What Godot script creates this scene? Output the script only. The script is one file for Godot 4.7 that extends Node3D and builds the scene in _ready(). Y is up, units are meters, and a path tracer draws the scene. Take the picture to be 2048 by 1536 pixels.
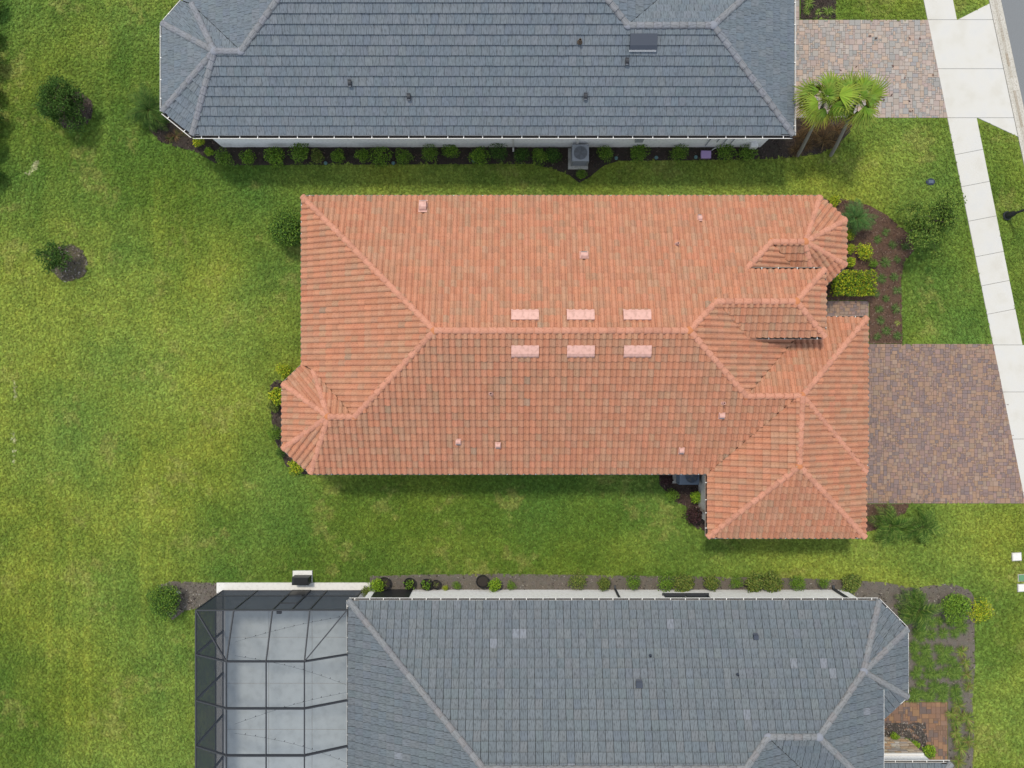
extends Node3D
# A street of three single-storey houses seen from straight above: orange barrel tiles between two grey slate-look roofs.
# Units are metres, x runs along the houses towards the street, z from the grey house with the palms towards the one with the screened patio.

const EYE := 34.0
const FOCAL := 1420.0
const SLOPE := 0.41667
const EAVE := 2.9
const BASE := 0.77  # common factor of the base colours listed in materials()

class Build:
	var v := PackedVector3Array()
	var n := PackedVector3Array()
	var t := PackedVector2Array()
	var c := PackedColorArray()
	func tri(a: Vector3, b: Vector3, d: Vector3, col := Color.WHITE) -> void:
		var nn := (b - a).cross(d - a).normalized()
		v.append(a); v.append(d); v.append(b)
		n.append(nn); n.append(nn); n.append(nn)
		t.append(Vector2(a.x, a.z)); t.append(Vector2(d.x, d.z)); t.append(Vector2(b.x, b.z))
		c.append(col); c.append(col); c.append(col)
	func tri_uv(a: Vector3, b: Vector3, d: Vector3, ua: Vector2, ub: Vector2, ud: Vector2, col: Color) -> void:
		tri(a, b, d, col)
		var k := t.size()
		t[k - 3] = ua; t[k - 2] = ud; t[k - 1] = ub
	func quad(a: Vector3, b: Vector3, d: Vector3, e: Vector3, col := Color.WHITE) -> void:
		tri(a, b, d, col); tri(a, d, e, col)
	func box(at: Transform3D, size: Vector3, col := Color.WHITE) -> void:
		var h := size / 2.0
		var p := []
		for i in 8:
			p.append(at * Vector3(h.x * (1 if i & 1 else -1), h.y * (1 if i & 2 else -1), h.z * (1 if i & 4 else -1)))
		quad(p[4], p[5], p[7], p[6], col); quad(p[1], p[0], p[2], p[3], col)
		quad(p[5], p[1], p[3], p[7], col); quad(p[0], p[4], p[6], p[2], col)
		quad(p[6], p[7], p[3], p[2], col); quad(p[0], p[1], p[5], p[4], col)
	func bevel_box(at: Transform3D, size: Vector3, b: float, col := Color.WHITE) -> void:
		# a block with its upper edges chamfered
		var h := size / 2.0
		var lo := []; var mid := []; var top := []
		for s in [Vector2(-1, -1), Vector2(1, -1), Vector2(1, 1), Vector2(-1, 1)]:
			lo.append(at * Vector3(s.x * h.x, -h.y, s.y * h.z))
			mid.append(at * Vector3(s.x * h.x, h.y - b, s.y * h.z))
			top.append(at * Vector3(s.x * (h.x - b), h.y, s.y * (h.z - b)))
		for i in 4:
			var j := (i + 1) % 4
			quad(lo[j], lo[i], mid[i], mid[j], col)
			quad(mid[j], mid[i], top[i], top[j], col)
		quad(top[3], top[2], top[1], top[0], col)
	func bar(a: Vector3, b: Vector3, w: float, h: float, col := Color.WHITE, up := Vector3.UP) -> void:
		var z := (b - a).normalized()
		var u := up if absf(z.dot(up)) < 0.98 else Vector3(0, 0, 1)
		var x := u.cross(z).normalized()
		box(Transform3D(Basis(x, z.cross(x), z), (a + b) / 2.0), Vector3(w, h, a.distance_to(b)), col)
	func prism(poly: PackedVector2Array, y0: float, y1: float, col := Color.WHITE) -> void:
		var p := poly
		if Geometry2D.is_polygon_clockwise(p):
			p = poly.duplicate(); p.reverse()
		var ix := Geometry2D.triangulate_polygon(p)
		for i in range(0, ix.size(), 3):
			var a := p[ix[i]]; var b := p[ix[i + 1]]; var d := p[ix[i + 2]]
			if (b - a).cross(d - a) > 0.0:
				var s := b; b = d; d = s
			tri(Vector3(a.x, y1, a.y), Vector3(b.x, y1, b.y), Vector3(d.x, y1, d.y), col)
		if y1 - y0 > 0.0005:
			for i in p.size():
				var a := p[i]; var b := p[(i + 1) % p.size()]
				quad(Vector3(b.x, y0, b.y), Vector3(a.x, y0, a.y), Vector3(a.x, y1, a.y), Vector3(b.x, y1, b.y), col)
	func tube(pts: Array, radii: Array, sides: int, col := Color.WHITE, closed := true) -> void:
		var rings := []
		for i in pts.size():
			var d: Vector3 = (pts[mini(i + 1, pts.size() - 1)] - pts[maxi(i - 1, 0)]).normalized()
			var x := d.cross(Vector3(0.31, 0.17, 0.93)).normalized()
			var y := d.cross(x)
			var ring := []
			for s in sides:
				var a := TAU * s / sides
				ring.append(pts[i] + (x * cos(a) + y * sin(a)) * radii[i])
			rings.append(ring)
		for i in pts.size() - 1:
			for s in sides:
				var q := (s + 1) % sides
				quad(rings[i][s], rings[i][q], rings[i + 1][q], rings[i + 1][s], col)
		if closed:
			for s in range(1, sides - 1):
				var k := pts.size() - 1
				tri(rings[k][0], rings[k][s], rings[k][s + 1], col)
				tri(rings[0][0], rings[0][s + 1], rings[0][s], col)
	func disc(at: Vector3, r: float, sides: int, col := Color.WHITE, r_in := 0.0) -> void:
		for s in sides:
			var a := TAU * s / sides; var b := TAU * (s + 1) / sides
			var p := at + Vector3(cos(a), 0, sin(a)) * r; var q := at + Vector3(cos(b), 0, sin(b)) * r
			if r_in > 0.0:
				quad(at + Vector3(cos(b), 0, sin(b)) * r_in, q, p, at + Vector3(cos(a), 0, sin(a)) * r_in, col)
			else:
				tri(at, q, p, col)
	func leaf(at: Vector3, d: Vector3, up: Vector3, length: float, width: float, fold: float, col: Color) -> void:
		var s := d.cross(up).normalized() * width * 0.5
		var m := at + d * length * 0.45
		var e := at + d * length - up * length * fold
		tri(at, m + s + up * width * 0.18, e, col)
		tri(at, e, m - s + up * width * 0.18, col)
	func mesh() -> ArrayMesh:
		var a := []
		a.resize(Mesh.ARRAY_MAX)
		a[Mesh.ARRAY_VERTEX] = v; a[Mesh.ARRAY_NORMAL] = n; a[Mesh.ARRAY_TEX_UV] = t; a[Mesh.ARRAY_COLOR] = c
		var m := ArrayMesh.new()
		m.add_surface_from_arrays(Mesh.PRIMITIVE_TRIANGLES, a)
		return m

var rng := RandomNumberGenerator.new()
var M := {}
var taken := {}
var cache := {}
var mask := PackedByteArray()
const MX := 1120
const MZ := 880
const CELL := 0.05
var n_big := FastNoiseLite.new()
var n_mid := FastNoiseLite.new()
var n_fine := FastNoiseLite.new()

# ---------------------------------------------------------------- helpers
func spot(px: float, py: float, h := 0.0) -> Vector3:
	# survey: photo reading at a known height -> metres on the ground plan
	var k := (EYE - h) / FOCAL
	return Vector3((px - 1024.0) * k, h, (py - 768.0) * k)

func spot2(px: float, py: float, h := 0.0) -> Vector2:
	var p := spot(px, py, h)
	return Vector2(p.x, p.z)

func outline(a: Array, h := 0.0) -> PackedVector2Array:
	var p := PackedVector2Array()
	for i in range(0, a.size(), 2):
		p.append(spot2(a[i], a[i + 1], h))
	return p

func numbered(called: String) -> String:
	taken[called] = taken.get(called, -1) + 1
	return called if taken[called] == 0 else "%s_%03d" % [called, taken[called]]

func tag(o: Node3D, label := "", category := "", group := "", kind := "") -> Node3D:
	if label: o.set_meta("label", label)
	if category: o.set_meta("category", category)
	if group: o.set_meta("group", group)
	if kind: o.set_meta("kind", kind)
	return o

func thing(called: String, label: String, category: String, at := Vector3.ZERO, turn := 0.0, group := "") -> Node3D:
	var o := Node3D.new()
	o.name = numbered(called)
	add_child(o)
	o.position = at
	o.rotation.y = turn
	tag(o, label, category, group)
	return o

func part(parent: Node, called: String, shape, m: Material, at := Transform3D.IDENTITY) -> MeshInstance3D:
	var o := MeshInstance3D.new()
	o.name = called if parent != self else numbered(called)
	o.mesh = shape.mesh() if shape is Build else shape
	o.material_override = m
	o.transform = at
	parent.add_child(o, true)
	return o

func structure(called: String, shape, m: Material, label: String, category := "") -> MeshInstance3D:
	var o := part(self, called, shape, m)
	tag(o, label, category if category else called.replace("_", " "), "", "structure")
	return o

func noise_of(sd: int, freq: float, octaves := 3, kind := FastNoiseLite.TYPE_SIMPLEX_SMOOTH) -> FastNoiseLite:
	var n := FastNoiseLite.new()
	n.seed = sd
	n.noise_type = kind
	n.frequency = freq
	n.fractal_octaves = octaves
	return n

func noise_tex(sd: int, freq: float, colors: Array, octaves := 4, size := 512) -> NoiseTexture2D:
	var x := NoiseTexture2D.new()
	x.width = size; x.height = size
	x.seamless = true
	x.noise = noise_of(sd, freq, octaves)
	var g := Gradient.new()
	g.offsets = PackedFloat32Array(); g.colors = PackedColorArray()
	var offs := PackedFloat32Array(); var cols := PackedColorArray()
	for i in colors.size():
		offs.append(0.12 + 0.76 * float(i) / maxf(1.0, colors.size() - 1.0)); cols.append(colors[i].linear_to_srgb())
	g.offsets = offs; g.colors = cols
	x.color_ramp = g
	return x

func grey(a: float) -> Color:
	return Color(a, a, a)

func mat(called: String, col: Color, rough := 0.85, tex: Texture2D = null, scale := 1.0, vertex := false) -> StandardMaterial3D:
	var m := StandardMaterial3D.new()
	m.resource_name = called
	m.albedo_color = Color(col.r * BASE, col.g * BASE, col.b * BASE).linear_to_srgb()
	m.roughness = rough
	m.metallic_specular = 0.35
	if vertex:
		m.vertex_color_use_as_albedo = true
	if tex:
		m.albedo_texture = tex
		m.uv1_triplanar = true
		m.uv1_world_triplanar = true
		m.uv1_scale = Vector3.ONE * scale
	M[called] = m
	return m

func vary(c: Color, amount: float, hue := 0.0) -> Color:
	var k := 1.0 + rng.randf_range(-amount, amount)
	return Color(c.r * k * (1.0 + rng.randf_range(-hue, hue)), c.g * k, c.b * k * (1.0 + rng.randf_range(-hue, hue)))

func mix3(a: Color, b: Color, f: float) -> Color:
	return a.lerp(b, clampf(f, 0.0, 1.0))

# ---------------------------------------------------------------- the ground mask (where turf grows)
func block(poly: PackedVector2Array, value := 1) -> void:
	var lo := INF; var hi := -INF
	for p in poly:
		lo = minf(lo, p.y); hi = maxf(hi, p.y)
	for j in range(maxi(0, int(lo / CELL) + MZ / 2), mini(MZ - 1, int(hi / CELL) + MZ / 2 + 1) + 1):
		var z := (j - MZ / 2 + 0.5) * CELL
		var xs := []
		for i in poly.size():
			var a := poly[i]; var b := poly[(i + 1) % poly.size()]
			if (a.y <= z) != (b.y <= z):
				xs.append(a.x + (z - a.y) / (b.y - a.y) * (b.x - a.x))
		xs.sort()
		for k in range(0, xs.size() - 1, 2):
			for i in range(clampi(int(xs[k] / CELL + MX / 2.0 + 0.5), 0, MX), clampi(int(xs[k + 1] / CELL + MX / 2.0 + 0.5), 0, MX)):
				mask[j * MX + i] = value

func mask_at(x: float, z: float) -> int:
	var i := int(floor(x / CELL)) + MX / 2; var j := int(floor(z / CELL)) + MZ / 2
	if i < 0 or j < 0 or i >= MX or j >= MZ:
		return 9
	return mask[j * MX + i]

func turf_color(x: float, z: float) -> Color:
	var deep := Color(0.096, 0.172, 0.028)
	var mid := Color(0.158, 0.234, 0.040)
	var lime := Color(0.238, 0.304, 0.052)
	var dry := Color(0.300, 0.300, 0.088)
	var b := n_big.get_noise_2d(x, z)
	var m := n_mid.get_noise_2d(x * 1.0, z * 1.35 + 40.0)
	var f := n_fine.get_noise_2d(x, z)
	var k := 0.47 + 1.0 * b + 0.34 * m
	# the back lawn is the paler, yellower stand; mowing left faint lengthwise lines in it
	var back := smoothstep(-10.0, -17.0, x)
	k += back * (0.26 * smoothstep(-14.0, 10.0, z) + 0.5 * maxf(0.0, n_mid.get_noise_2d(x * 2.6 + 70.0, z * 0.10)))
	var c := deep.lerp(mid, clampf(k * 2.0, 0.0, 1.0)).lerp(lime, clampf(k * 2.0 - 1.0, 0.0, 1.0))
	var hue := n_big.get_noise_2d(x * 1.7 + 210.0, z * 1.7 - 90.0)
	c = Color(c.r * (1.0 + 0.28 * hue), c.g * (1.0 + 0.06 * hue), c.b * (1.0 - 0.2 * hue))
	var d := n_mid.get_noise_2d(x * 0.8 + 300.0, z * 0.9 - 120.0) + 0.5 * f
	c = c.lerp(dry, clampf((d - 0.30) * 1.3, 0.0, 0.42))
	# two thin broken lines of bleached grass on the back lawn
	if x < -20.0:
		var q := Vector2(x, z)
		for l in [[75, 327, 47, 364, 0.10], [30, 765, 28, 965, 0.05]]:
			var e := Geometry2D.get_closest_point_to_segment(q, spot2(l[0], l[1]), spot2(l[2], l[3]))
			if e.distance_to(q) < l[4] + 0.05 * f and n_mid.get_noise_2d(x * 3.0, z * 3.0) > -0.12:
				c = c.lerp(Color(0.46, 0.45, 0.27), 0.7)
	return c

# ---------------------------------------------------------------- roofs
func plane_up(ox: float, oz: float, gx: float, gz: float, h := EAVE, s := SLOPE) -> Vector3:
	# h(x, z) = a + b x + c z, rising towards (gx, gz)
	return Vector3(h - s * (ox * gx + oz * gz), s * gx, s * gz)

func plane_3(p: Vector3, q: Vector3, r: Vector3) -> Vector3:
	var nn := (q - p).cross(r - p)
	return Vector3((nn.x * p.x + nn.z * p.z) / nn.y + p.y, -nn.x / nn.y, -nn.z / nn.y)

func high(p: Vector3, x: float, z: float) -> float:
	return p.x + p.y * x + p.z * z

func on(p: Vector3, q: Vector2) -> Vector3:
	return Vector3(q.x, high(p, q.x, q.y), q.y)

func meet(p: Vector3, q: Vector3, r: Vector3) -> Vector2:
	var a := p - q; var b := p - r
	var det := a.y * b.z - a.z * b.y
	return Vector2((-a.x * b.z + a.z * b.x) / det, (-a.y * b.x + a.x * b.y) / det)

func line_z(p: Vector3, q: Vector3, z: float) -> Vector2:
	var a := p - q
	return Vector2(-(a.x + a.z * z) / a.y, z)

func frame_of(p: Vector3) -> Basis:
	var nn := Vector3(-p.y, 1, -p.z).normalized()
	var up := Vector3(p.y, p.y * p.y + p.z * p.z, p.z).normalized()
	return Basis(up.cross(nn), up, nn)

func roof_frame(p: Vector3, x: float, z: float) -> Transform3D:
	return Transform3D(frame_of(p), Vector3(x, high(p, x, z), z))

func barrel_tile(w: float, e: float, th: float) -> Array:
	# one S-shaped clay tile: u across, v up the slope, height; butt end raised by th
	var prof := [Vector2(0, 0.006), Vector2(0.09, 0.002), Vector2(0.19, 0.004), Vector2(0.25, 0.026), Vector2(0.36, 0.060), Vector2(0.52, 0.080), Vector2(0.70, 0.078), Vector2(0.86, 0.060), Vector2(0.96, 0.026), Vector2(1.0, 0.006)]
	var v := PackedVector3Array(); var n := PackedVector3Array()
	var nrm := []
	for i in prof.size():
		var a: Vector2 = prof[maxi(i - 1, 0)]; var b: Vector2 = prof[mini(i + 1, prof.size() - 1)]
		nrm.append(Vector3(-(b.y - a.y), 0.0, (b.x - a.x) * w).normalized())
	for i in prof.size() - 1:
		var a: Vector2 = prof[i]; var b: Vector2 = prof[i + 1]
		var p := [Vector3(a.x * w, 0, a.y + th), Vector3(b.x * w, 0, b.y + th), Vector3(b.x * w, e, b.y), Vector3(a.x * w, e, a.y)]
		for k in [0, 2, 1, 0, 3, 2]:
			v.append(p[k])
			n.append(nrm[i + 1] if k == 1 or k == 2 else nrm[i])
		var f := [Vector3(a.x * w, 0.0, a.y * 0.75 - 0.012), Vector3(b.x * w, 0.0, b.y * 0.75 - 0.012)]
		for q in [f[0], p[1], f[1], f[0], p[0], p[1]]:
			v.append(q); n.append(Vector3(0, -1, 0))
	return [v, n]

func slate_tile(w: float, e: float, th: float, g: float) -> Array:
	var v := PackedVector3Array(); var n := PackedVector3Array()
	var a := Vector3(g, 0, th); var b := Vector3(w - g, 0, th); var d := Vector3(w - g, e, 0.004); var f := Vector3(g, e, 0.004)
	var m0 := Vector3(w * 0.52, 0, th + 0.002); var m1 := Vector3(w * 0.52, e, 0.006)
	for q in [a, m1, m0, a, f, m1, m0, d, b, m0, m1, d]:
		v.append(q); n.append(Vector3(0, 0.05, 1).normalized())
	var lo := Vector3(0, 0.0, -th - 0.006)
	for q in [a + lo, b, b + lo, a + lo, a, b]:
		v.append(q); n.append(Vector3(0, -1, 0))
	for q in [a, Vector3(g, e, -0.01), f, a, a + lo, Vector3(g, e, -0.01)]:
		v.append(q); n.append(Vector3(-1, 0, 0))
	for q in [b, d, Vector3(w - g, e, -0.01), b, Vector3(w - g, e, -0.01), b + lo]:
		v.append(q); n.append(Vector3(1, 0, 0))
	return [v, n]

func clip_tri(out: Build, xf: Transform3D, a: Vector3, b: Vector3, d: Vector3, piece: PackedVector2Array, col: Color, uvo: Vector2, us: Vector2) -> void:
	var pts := [a, b, d]
	for i in piece.size():
		var p := piece[i]; var e := piece[(i + 1) % piece.size()] - p
		var res := []
		for k in pts.size():
			var s: Vector3 = pts[k]; var f: Vector3 = pts[(k + 1) % pts.size()]
			var ds := e.cross(Vector2(s.x, s.y) - p); var df := e.cross(Vector2(f.x, f.y) - p)
			if ds >= 0.0:
				res.append(s)
			if (ds >= 0.0) != (df >= 0.0):
				res.append(s.lerp(f, ds / (ds - df)))
		pts = res
		if pts.size() < 3:
			return
	for k in range(1, pts.size() - 1):
		var q0: Vector3 = pts[0]; var q1: Vector3 = pts[k]; var q2: Vector3 = pts[k + 1]
		if (q1 - q0).cross(q2 - q0).length_squared() < 1e-11:
			continue
		# pts run clockwise like the tile arrays do; Build.tri wants the other way round
		out.tri_uv(xf * q0, xf * q2, xf * q1, Vector2(q0.x, q0.y) * us + uvo, Vector2(q2.x, q2.y) * us + uvo, Vector2(q1.x, q1.y) * us + uvo, col)

func tile_roof(house: Node3D, faces: Array, style: Dictionary) -> Node3D:
	var roof := part(house, "roof", deck(faces), M.felt)
	var w: float = style.width; var e: float = style.exposure; var th: float = style.thick
	var proto: Array = barrel_tile(w, e + 0.03, th) if style.barrel else slate_tile(w, e + 0.03, th, style.gap)
	var us: Vector2 = style.uv
	var rest := Build.new()
	var whole := []
	for f in faces:
		var p: Vector3 = f[0]
		var bs := frame_of(p)
		var o := on(p, f[1][0])
		var xf := Transform3D(bs, bs.z * (o.dot(bs.z) + 0.03))
		var poly := PackedVector2Array()
		for q in f[1]:
			var s := on(p, q)
			poly.append(Vector2(s.dot(bs.x), s.dot(bs.y)))
		var inner := Geometry2D.offset_polygon(poly, -0.03, Geometry2D.JOIN_MITER)
		if inner.is_empty():
			continue
		poly = inner[0]
		if Geometry2D.is_polygon_clockwise(poly):
			poly.reverse()
		var pieces := Geometry2D.decompose_polygon_in_convex(poly)
		for i in pieces.size():
			var pc: PackedVector2Array = pieces[i]
			if Geometry2D.is_polygon_clockwise(pc):
				pc.reverse(); pieces[i] = pc
		var lo := Vector2(INF, INF); var hi := Vector2(-INF, -INF)
		for q in poly:
			lo = lo.min(q); hi = hi.max(q)
		var seen := bs.z.y
		var row := 0
		var v0 := lo.y - 0.03
		while v0 < hi.y:
			var u0: float = floor(lo.x / w) * w - w + (w * 0.5 * (row % 2) if style.bond else 0.0)
			while u0 < hi.x:
				var cs := [Vector2(u0, v0), Vector2(u0 + w, v0), Vector2(u0 + w, v0 + e), Vector2(u0, v0 + e)]
				var cnt := 0
				for q in cs:
					if Geometry2D.is_point_in_polygon(q, poly):
						cnt += 1
				var at := xf * Vector3(u0 + w / 2, v0 + e / 2, 0)
				if row == 0 and cnt >= 2:
					cnt = 4 if Geometry2D.is_point_in_polygon(cs[2], poly) and Geometry2D.is_point_in_polygon(cs[3], poly) else cnt
				if cnt == 4:
					var wob := Transform3D(Basis.from_euler(Vector3(rng.randf_range(-0.012, 0.012), rng.randf_range(-0.014, 0.014), rng.randf_range(-0.008, 0.008))), Vector3(u0, v0 + rng.randf_range(-0.004, 0.004), 0))
					var big := 1.0 / pow(EYE - at.y, 2.0) * (1.0 if absf(at.x) < 9.0 and f[2] else 0.5)
					whole.append([big, xf * wob, row])
				elif cnt > 0 or touches(cs, poly):
					var col: Color = tile_color(style, at)
					var uvo := Vector2(rng.randf(), rng.randf())
					var off := Vector3(u0, v0, 0)
					var lim := Rect2(u0, v0, w, e)
					for pc in pieces:
						if not near_box(pc, lim):
							continue
						for k in range(0, proto[0].size(), 3):
							clip_tri(rest, xf, proto[0][k] + off, proto[0][k + 1] + off, proto[0][k + 2] + off, pc, col, uvo, us)
				u0 += w
			v0 += e
			row += 1
	whole.sort_custom(func(a, b): return a[0] > b[0])
	var kinds := []
	var plain := style.duplicate()
	plain.odd = 0.0
	for k in 16:
		kinds.append(tile_mesh(proto, tile_color(plain, Vector3(k * 3.1, 0, k)), us))
	for i in whole.size():
		if i < 300:
			part(roof, "roof_tile", kinds[rng.randi() % kinds.size()], style.material, whole[i][1])
		else:
			var x: Transform3D = whole[i][1]
			rest.v.append_array(x * (proto[0] as PackedVector3Array))
			rest.n.append_array(Transform3D(x.basis, Vector3.ZERO) * (proto[1] as PackedVector3Array))
			var col := PackedColorArray(); col.resize(proto[0].size()); col.fill(tile_color(style, x.origin))
			rest.c.append_array(col)
			var uvo := Vector2(rng.randf(), rng.randf())
			for q in proto[0]:
				rest.t.append(Vector2(q.x, q.y) * us + uvo)
	tag(part(roof, "roof_tiles", rest, style.material), "", "", "", "stuff")
	return roof

func tile_mesh(proto: Array, col: Color, us: Vector2) -> ArrayMesh:
	var b := Build.new()
	b.v = proto[0]; b.n = proto[1]
	b.c.resize(b.v.size()); b.c.fill(col)
	var uvo := Vector2(rng.randf(), rng.randf())
	for q in proto[0]:
		b.t.append(Vector2(q.x, q.y) * us + uvo)
	return b.mesh()

func tile_color(style: Dictionary, at: Vector3) -> Color:
	var k := rng.randf()
	var a: Color = style.colors[0]; var b: Color = style.colors[1]
	var col := a.lerp(b, k * k * 0.9 + 0.25 * n_mid.get_noise_2d(at.x * 1.4, at.z * 1.4))
	if rng.randf() < style.odd:
		col = style.colors[2]
	return vary(col, style.vary, 0.02)

func touches(cs: Array, poly: PackedVector2Array) -> bool:
	var mid: Vector2 = (cs[0] + cs[2]) / 2.0
	if Geometry2D.is_point_in_polygon(mid, poly):
		return true
	for q in poly:
		if q.x > cs[0].x and q.x < cs[2].x and q.y > cs[0].y and q.y < cs[2].y:
			return true
	for i in poly.size():
		for k in 4:
			if Geometry2D.segment_intersects_segment(poly[i], poly[(i + 1) % poly.size()], cs[k], cs[(k + 1) % 4]) != null:
				return true
	return false

func near_box(pc: PackedVector2Array, r: Rect2) -> bool:
	var lo := Vector2(INF, INF); var hi := Vector2(-INF, -INF)
	for q in pc:
		lo = lo.min(q); hi = hi.max(q)
	return r.intersects(Rect2(lo, hi - lo))

func deck(faces: Array) -> Build:
	var b := Build.new()
	for f in faces:
		var p: Vector3 = f[0]
		var poly: PackedVector2Array = f[1]
		if Geometry2D.is_polygon_clockwise(poly):
			poly = poly.duplicate(); poly.reverse()
		var ix := Geometry2D.triangulate_polygon(poly)
		for i in range(0, ix.size(), 3):
			var q := [on(p, poly[ix[i]]), on(p, poly[ix[i + 1]]), on(p, poly[ix[i + 2]])]
			if (q[1] - q[0]).cross(q[2] - q[0]).y < 0.0:
				q.reverse()
			b.tri(q[0], q[1], q[2])
			var dn := Vector3(0, -0.17, 0)
			b.tri(q[0] + dn, q[2] + dn, q[1] + dn)
		for i in poly.size():
			var s := on(p, poly[i]); var e := on(p, poly[(i + 1) % poly.size()])
			var dn := Vector3(0, -0.17, 0)
			b.quad(e + dn, s + dn, s, e)
	return b

func cap_mesh(key: String, w: float, h: float, col: Color, us: Vector2) -> ArrayMesh:
	if not cache.has(key):
		var b := Build.new()
		var ring := []
		var sides := 8
		for z in 2:
			var r := []
			for s in sides + 1:
				var a := PI * s / sides
				var k := 1.0 if z == 0 else 0.86
				r.append(Vector3(-cos(a) * w * k, pow(sin(a), 0.8) * h * k + (0.024 if z == 0 else 0.0), 0.41 * z))
			ring.append(r)
		var uvo := Vector2(rng.randf(), rng.randf())
		for s in sides:
			var q := [ring[0][s], ring[0][s + 1], ring[1][s + 1], ring[1][s]]
			var uv := []
			for x in q:
				uv.append(Vector2(x.x, x.z) * us + uvo)
			b.tri_uv(q[0], q[2], q[1], uv[0], uv[2], uv[1], col)
			b.tri_uv(q[0], q[3], q[2], uv[0], uv[3], uv[2], col)
			b.tri(Vector3(0, 0, 0), ring[0][s], ring[0][s + 1], col)
			b.tri(Vector3(0, 0, 0.41), ring[1][s + 1], ring[1][s], col)
		cache[key] = b.mesh()
	return cache[key]

func caps(roof: Node3D, a: Vector3, b: Vector3, style: Dictionary, start := 0.0, stop := 0.0) -> void:
	# a row of ridge caps, laid from the lower end up
	var lo := a if a.y <= b.y else b
	var hi := b if a.y <= b.y else a
	var z := (hi - lo).normalized()
	lo += z * start; hi -= z * stop
	var x := Vector3.UP.cross(z).normalized()
	var bs := Basis(x, z.cross(x), z)
	var n := maxi(1, int(round(lo.distance_to(hi) / 0.365)))
	var step := lo.distance_to(hi) / n
	for i in n:
		var k := rng.randi() % 6
		var m := cap_mesh(style.key + str(k), style.cap_w, style.cap_h, vary(style.cap_color, 0.09, 0.03), style.uv)
		var at: Vector3 = lo + z * step * i + bs.y * float(style.cap_up)
		part(roof, "ridge_cap", m, style.material, Transform3D(bs.rotated(bs.y, rng.randf_range(-0.02, 0.02)) * Basis.from_scale(Vector3(1, 1, step / 0.365)), at))

func knob(roof: Node3D, at: Vector3, r: float, m: Material) -> void:
	# the mortar-set hub where hips meet
	var b := Build.new()
	var rings := 4; var sides := 12
	for i in rings:
		for s in sides:
			var p := []
			for q in [Vector2(i, s), Vector2(i, s + 1), Vector2(i + 1, s + 1), Vector2(i + 1, s)]:
				var a: float = PI / 2 * q.x / rings; var t: float = TAU * q.y / sides
				var rr: float = r * (1.0 + 0.06 * sin(t * 3.0 + at.x))
				p.append(Vector3(sin(a) * cos(t) * rr, cos(a) * r * 0.55, sin(a) * sin(t) * rr))
			b.quad(p[0], p[1], p[2], p[3])
	part(roof, "ridge_hub", b, m, Transform3D(Basis.IDENTITY, at + Vector3(0, 0.05, 0)))

func gutter(house: Node3D, a: Vector2, b: Vector2, h: float, m: Material, width := 0.13, every := 0.9, drop := 0.02) -> void:
	# an open trough along an eave with its hangers; outward lies on the side away from the house's middle
	var d := (b - a).normalized()
	var o := Vector2(d.y, -d.x)
	var k := Build.new()
	var top := h - drop
	var p := func(q: Vector2, out: float, y: float) -> Vector3: return Vector3(q.x + o.x * out, y, q.y + o.y * out)
	var prof := [Vector2(0.0, top - 0.10), Vector2(0.006, top - 0.10), Vector2(width * 0.7, top - 0.105), Vector2(width * 0.72, top - 0.10), Vector2(width - 0.012, top - 0.03), Vector2(width, top - 0.03), Vector2(width, top), Vector2(width - 0.022, top), Vector2(width - 0.022, top - 0.03), Vector2(width * 0.66, top - 0.094), Vector2(0.006, top - 0.094), Vector2(0.006, top), Vector2(0.0, top)]
	for i in prof.size():
		var s: Vector2 = prof[i]; var e: Vector2 = prof[(i + 1) % prof.size()]
		k.quad(p.call(a, s.x, s.y), p.call(b, s.x, s.y), p.call(b, e.x, e.y), p.call(a, e.x, e.y))
	var g := part(house, "gutter", k, m)
	var dirt := Build.new()  # plain dark strip set in the trough so its inside looks dark
	dirt.quad(p.call(a, 0.008, top - 0.07), p.call(b, 0.008, top - 0.07), p.call(b, width - 0.035, top - 0.07), p.call(a, width - 0.035, top - 0.07))
	part(g, "gutter_dark_strip", dirt, M.felt)
	var n := int(a.distance_to(b) / every)
	var bar := BoxMesh.new()
	bar.size = Vector3(0.035, 0.012, width - 0.004)
	for i in n:
		var q := a + d * (i + 0.5 + rng.randf_range(-0.12, 0.12)) * a.distance_to(b) / n
		part(g, "gutter_hanger", bar, M.hanger, Transform3D(Basis(Vector3(d.x, 0, d.y), Vector3.UP, Vector3(-d.y, 0, d.x)), Vector3(q.x + o.x * width / 2, top + 0.002, q.y + o.y * width / 2)))

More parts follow.
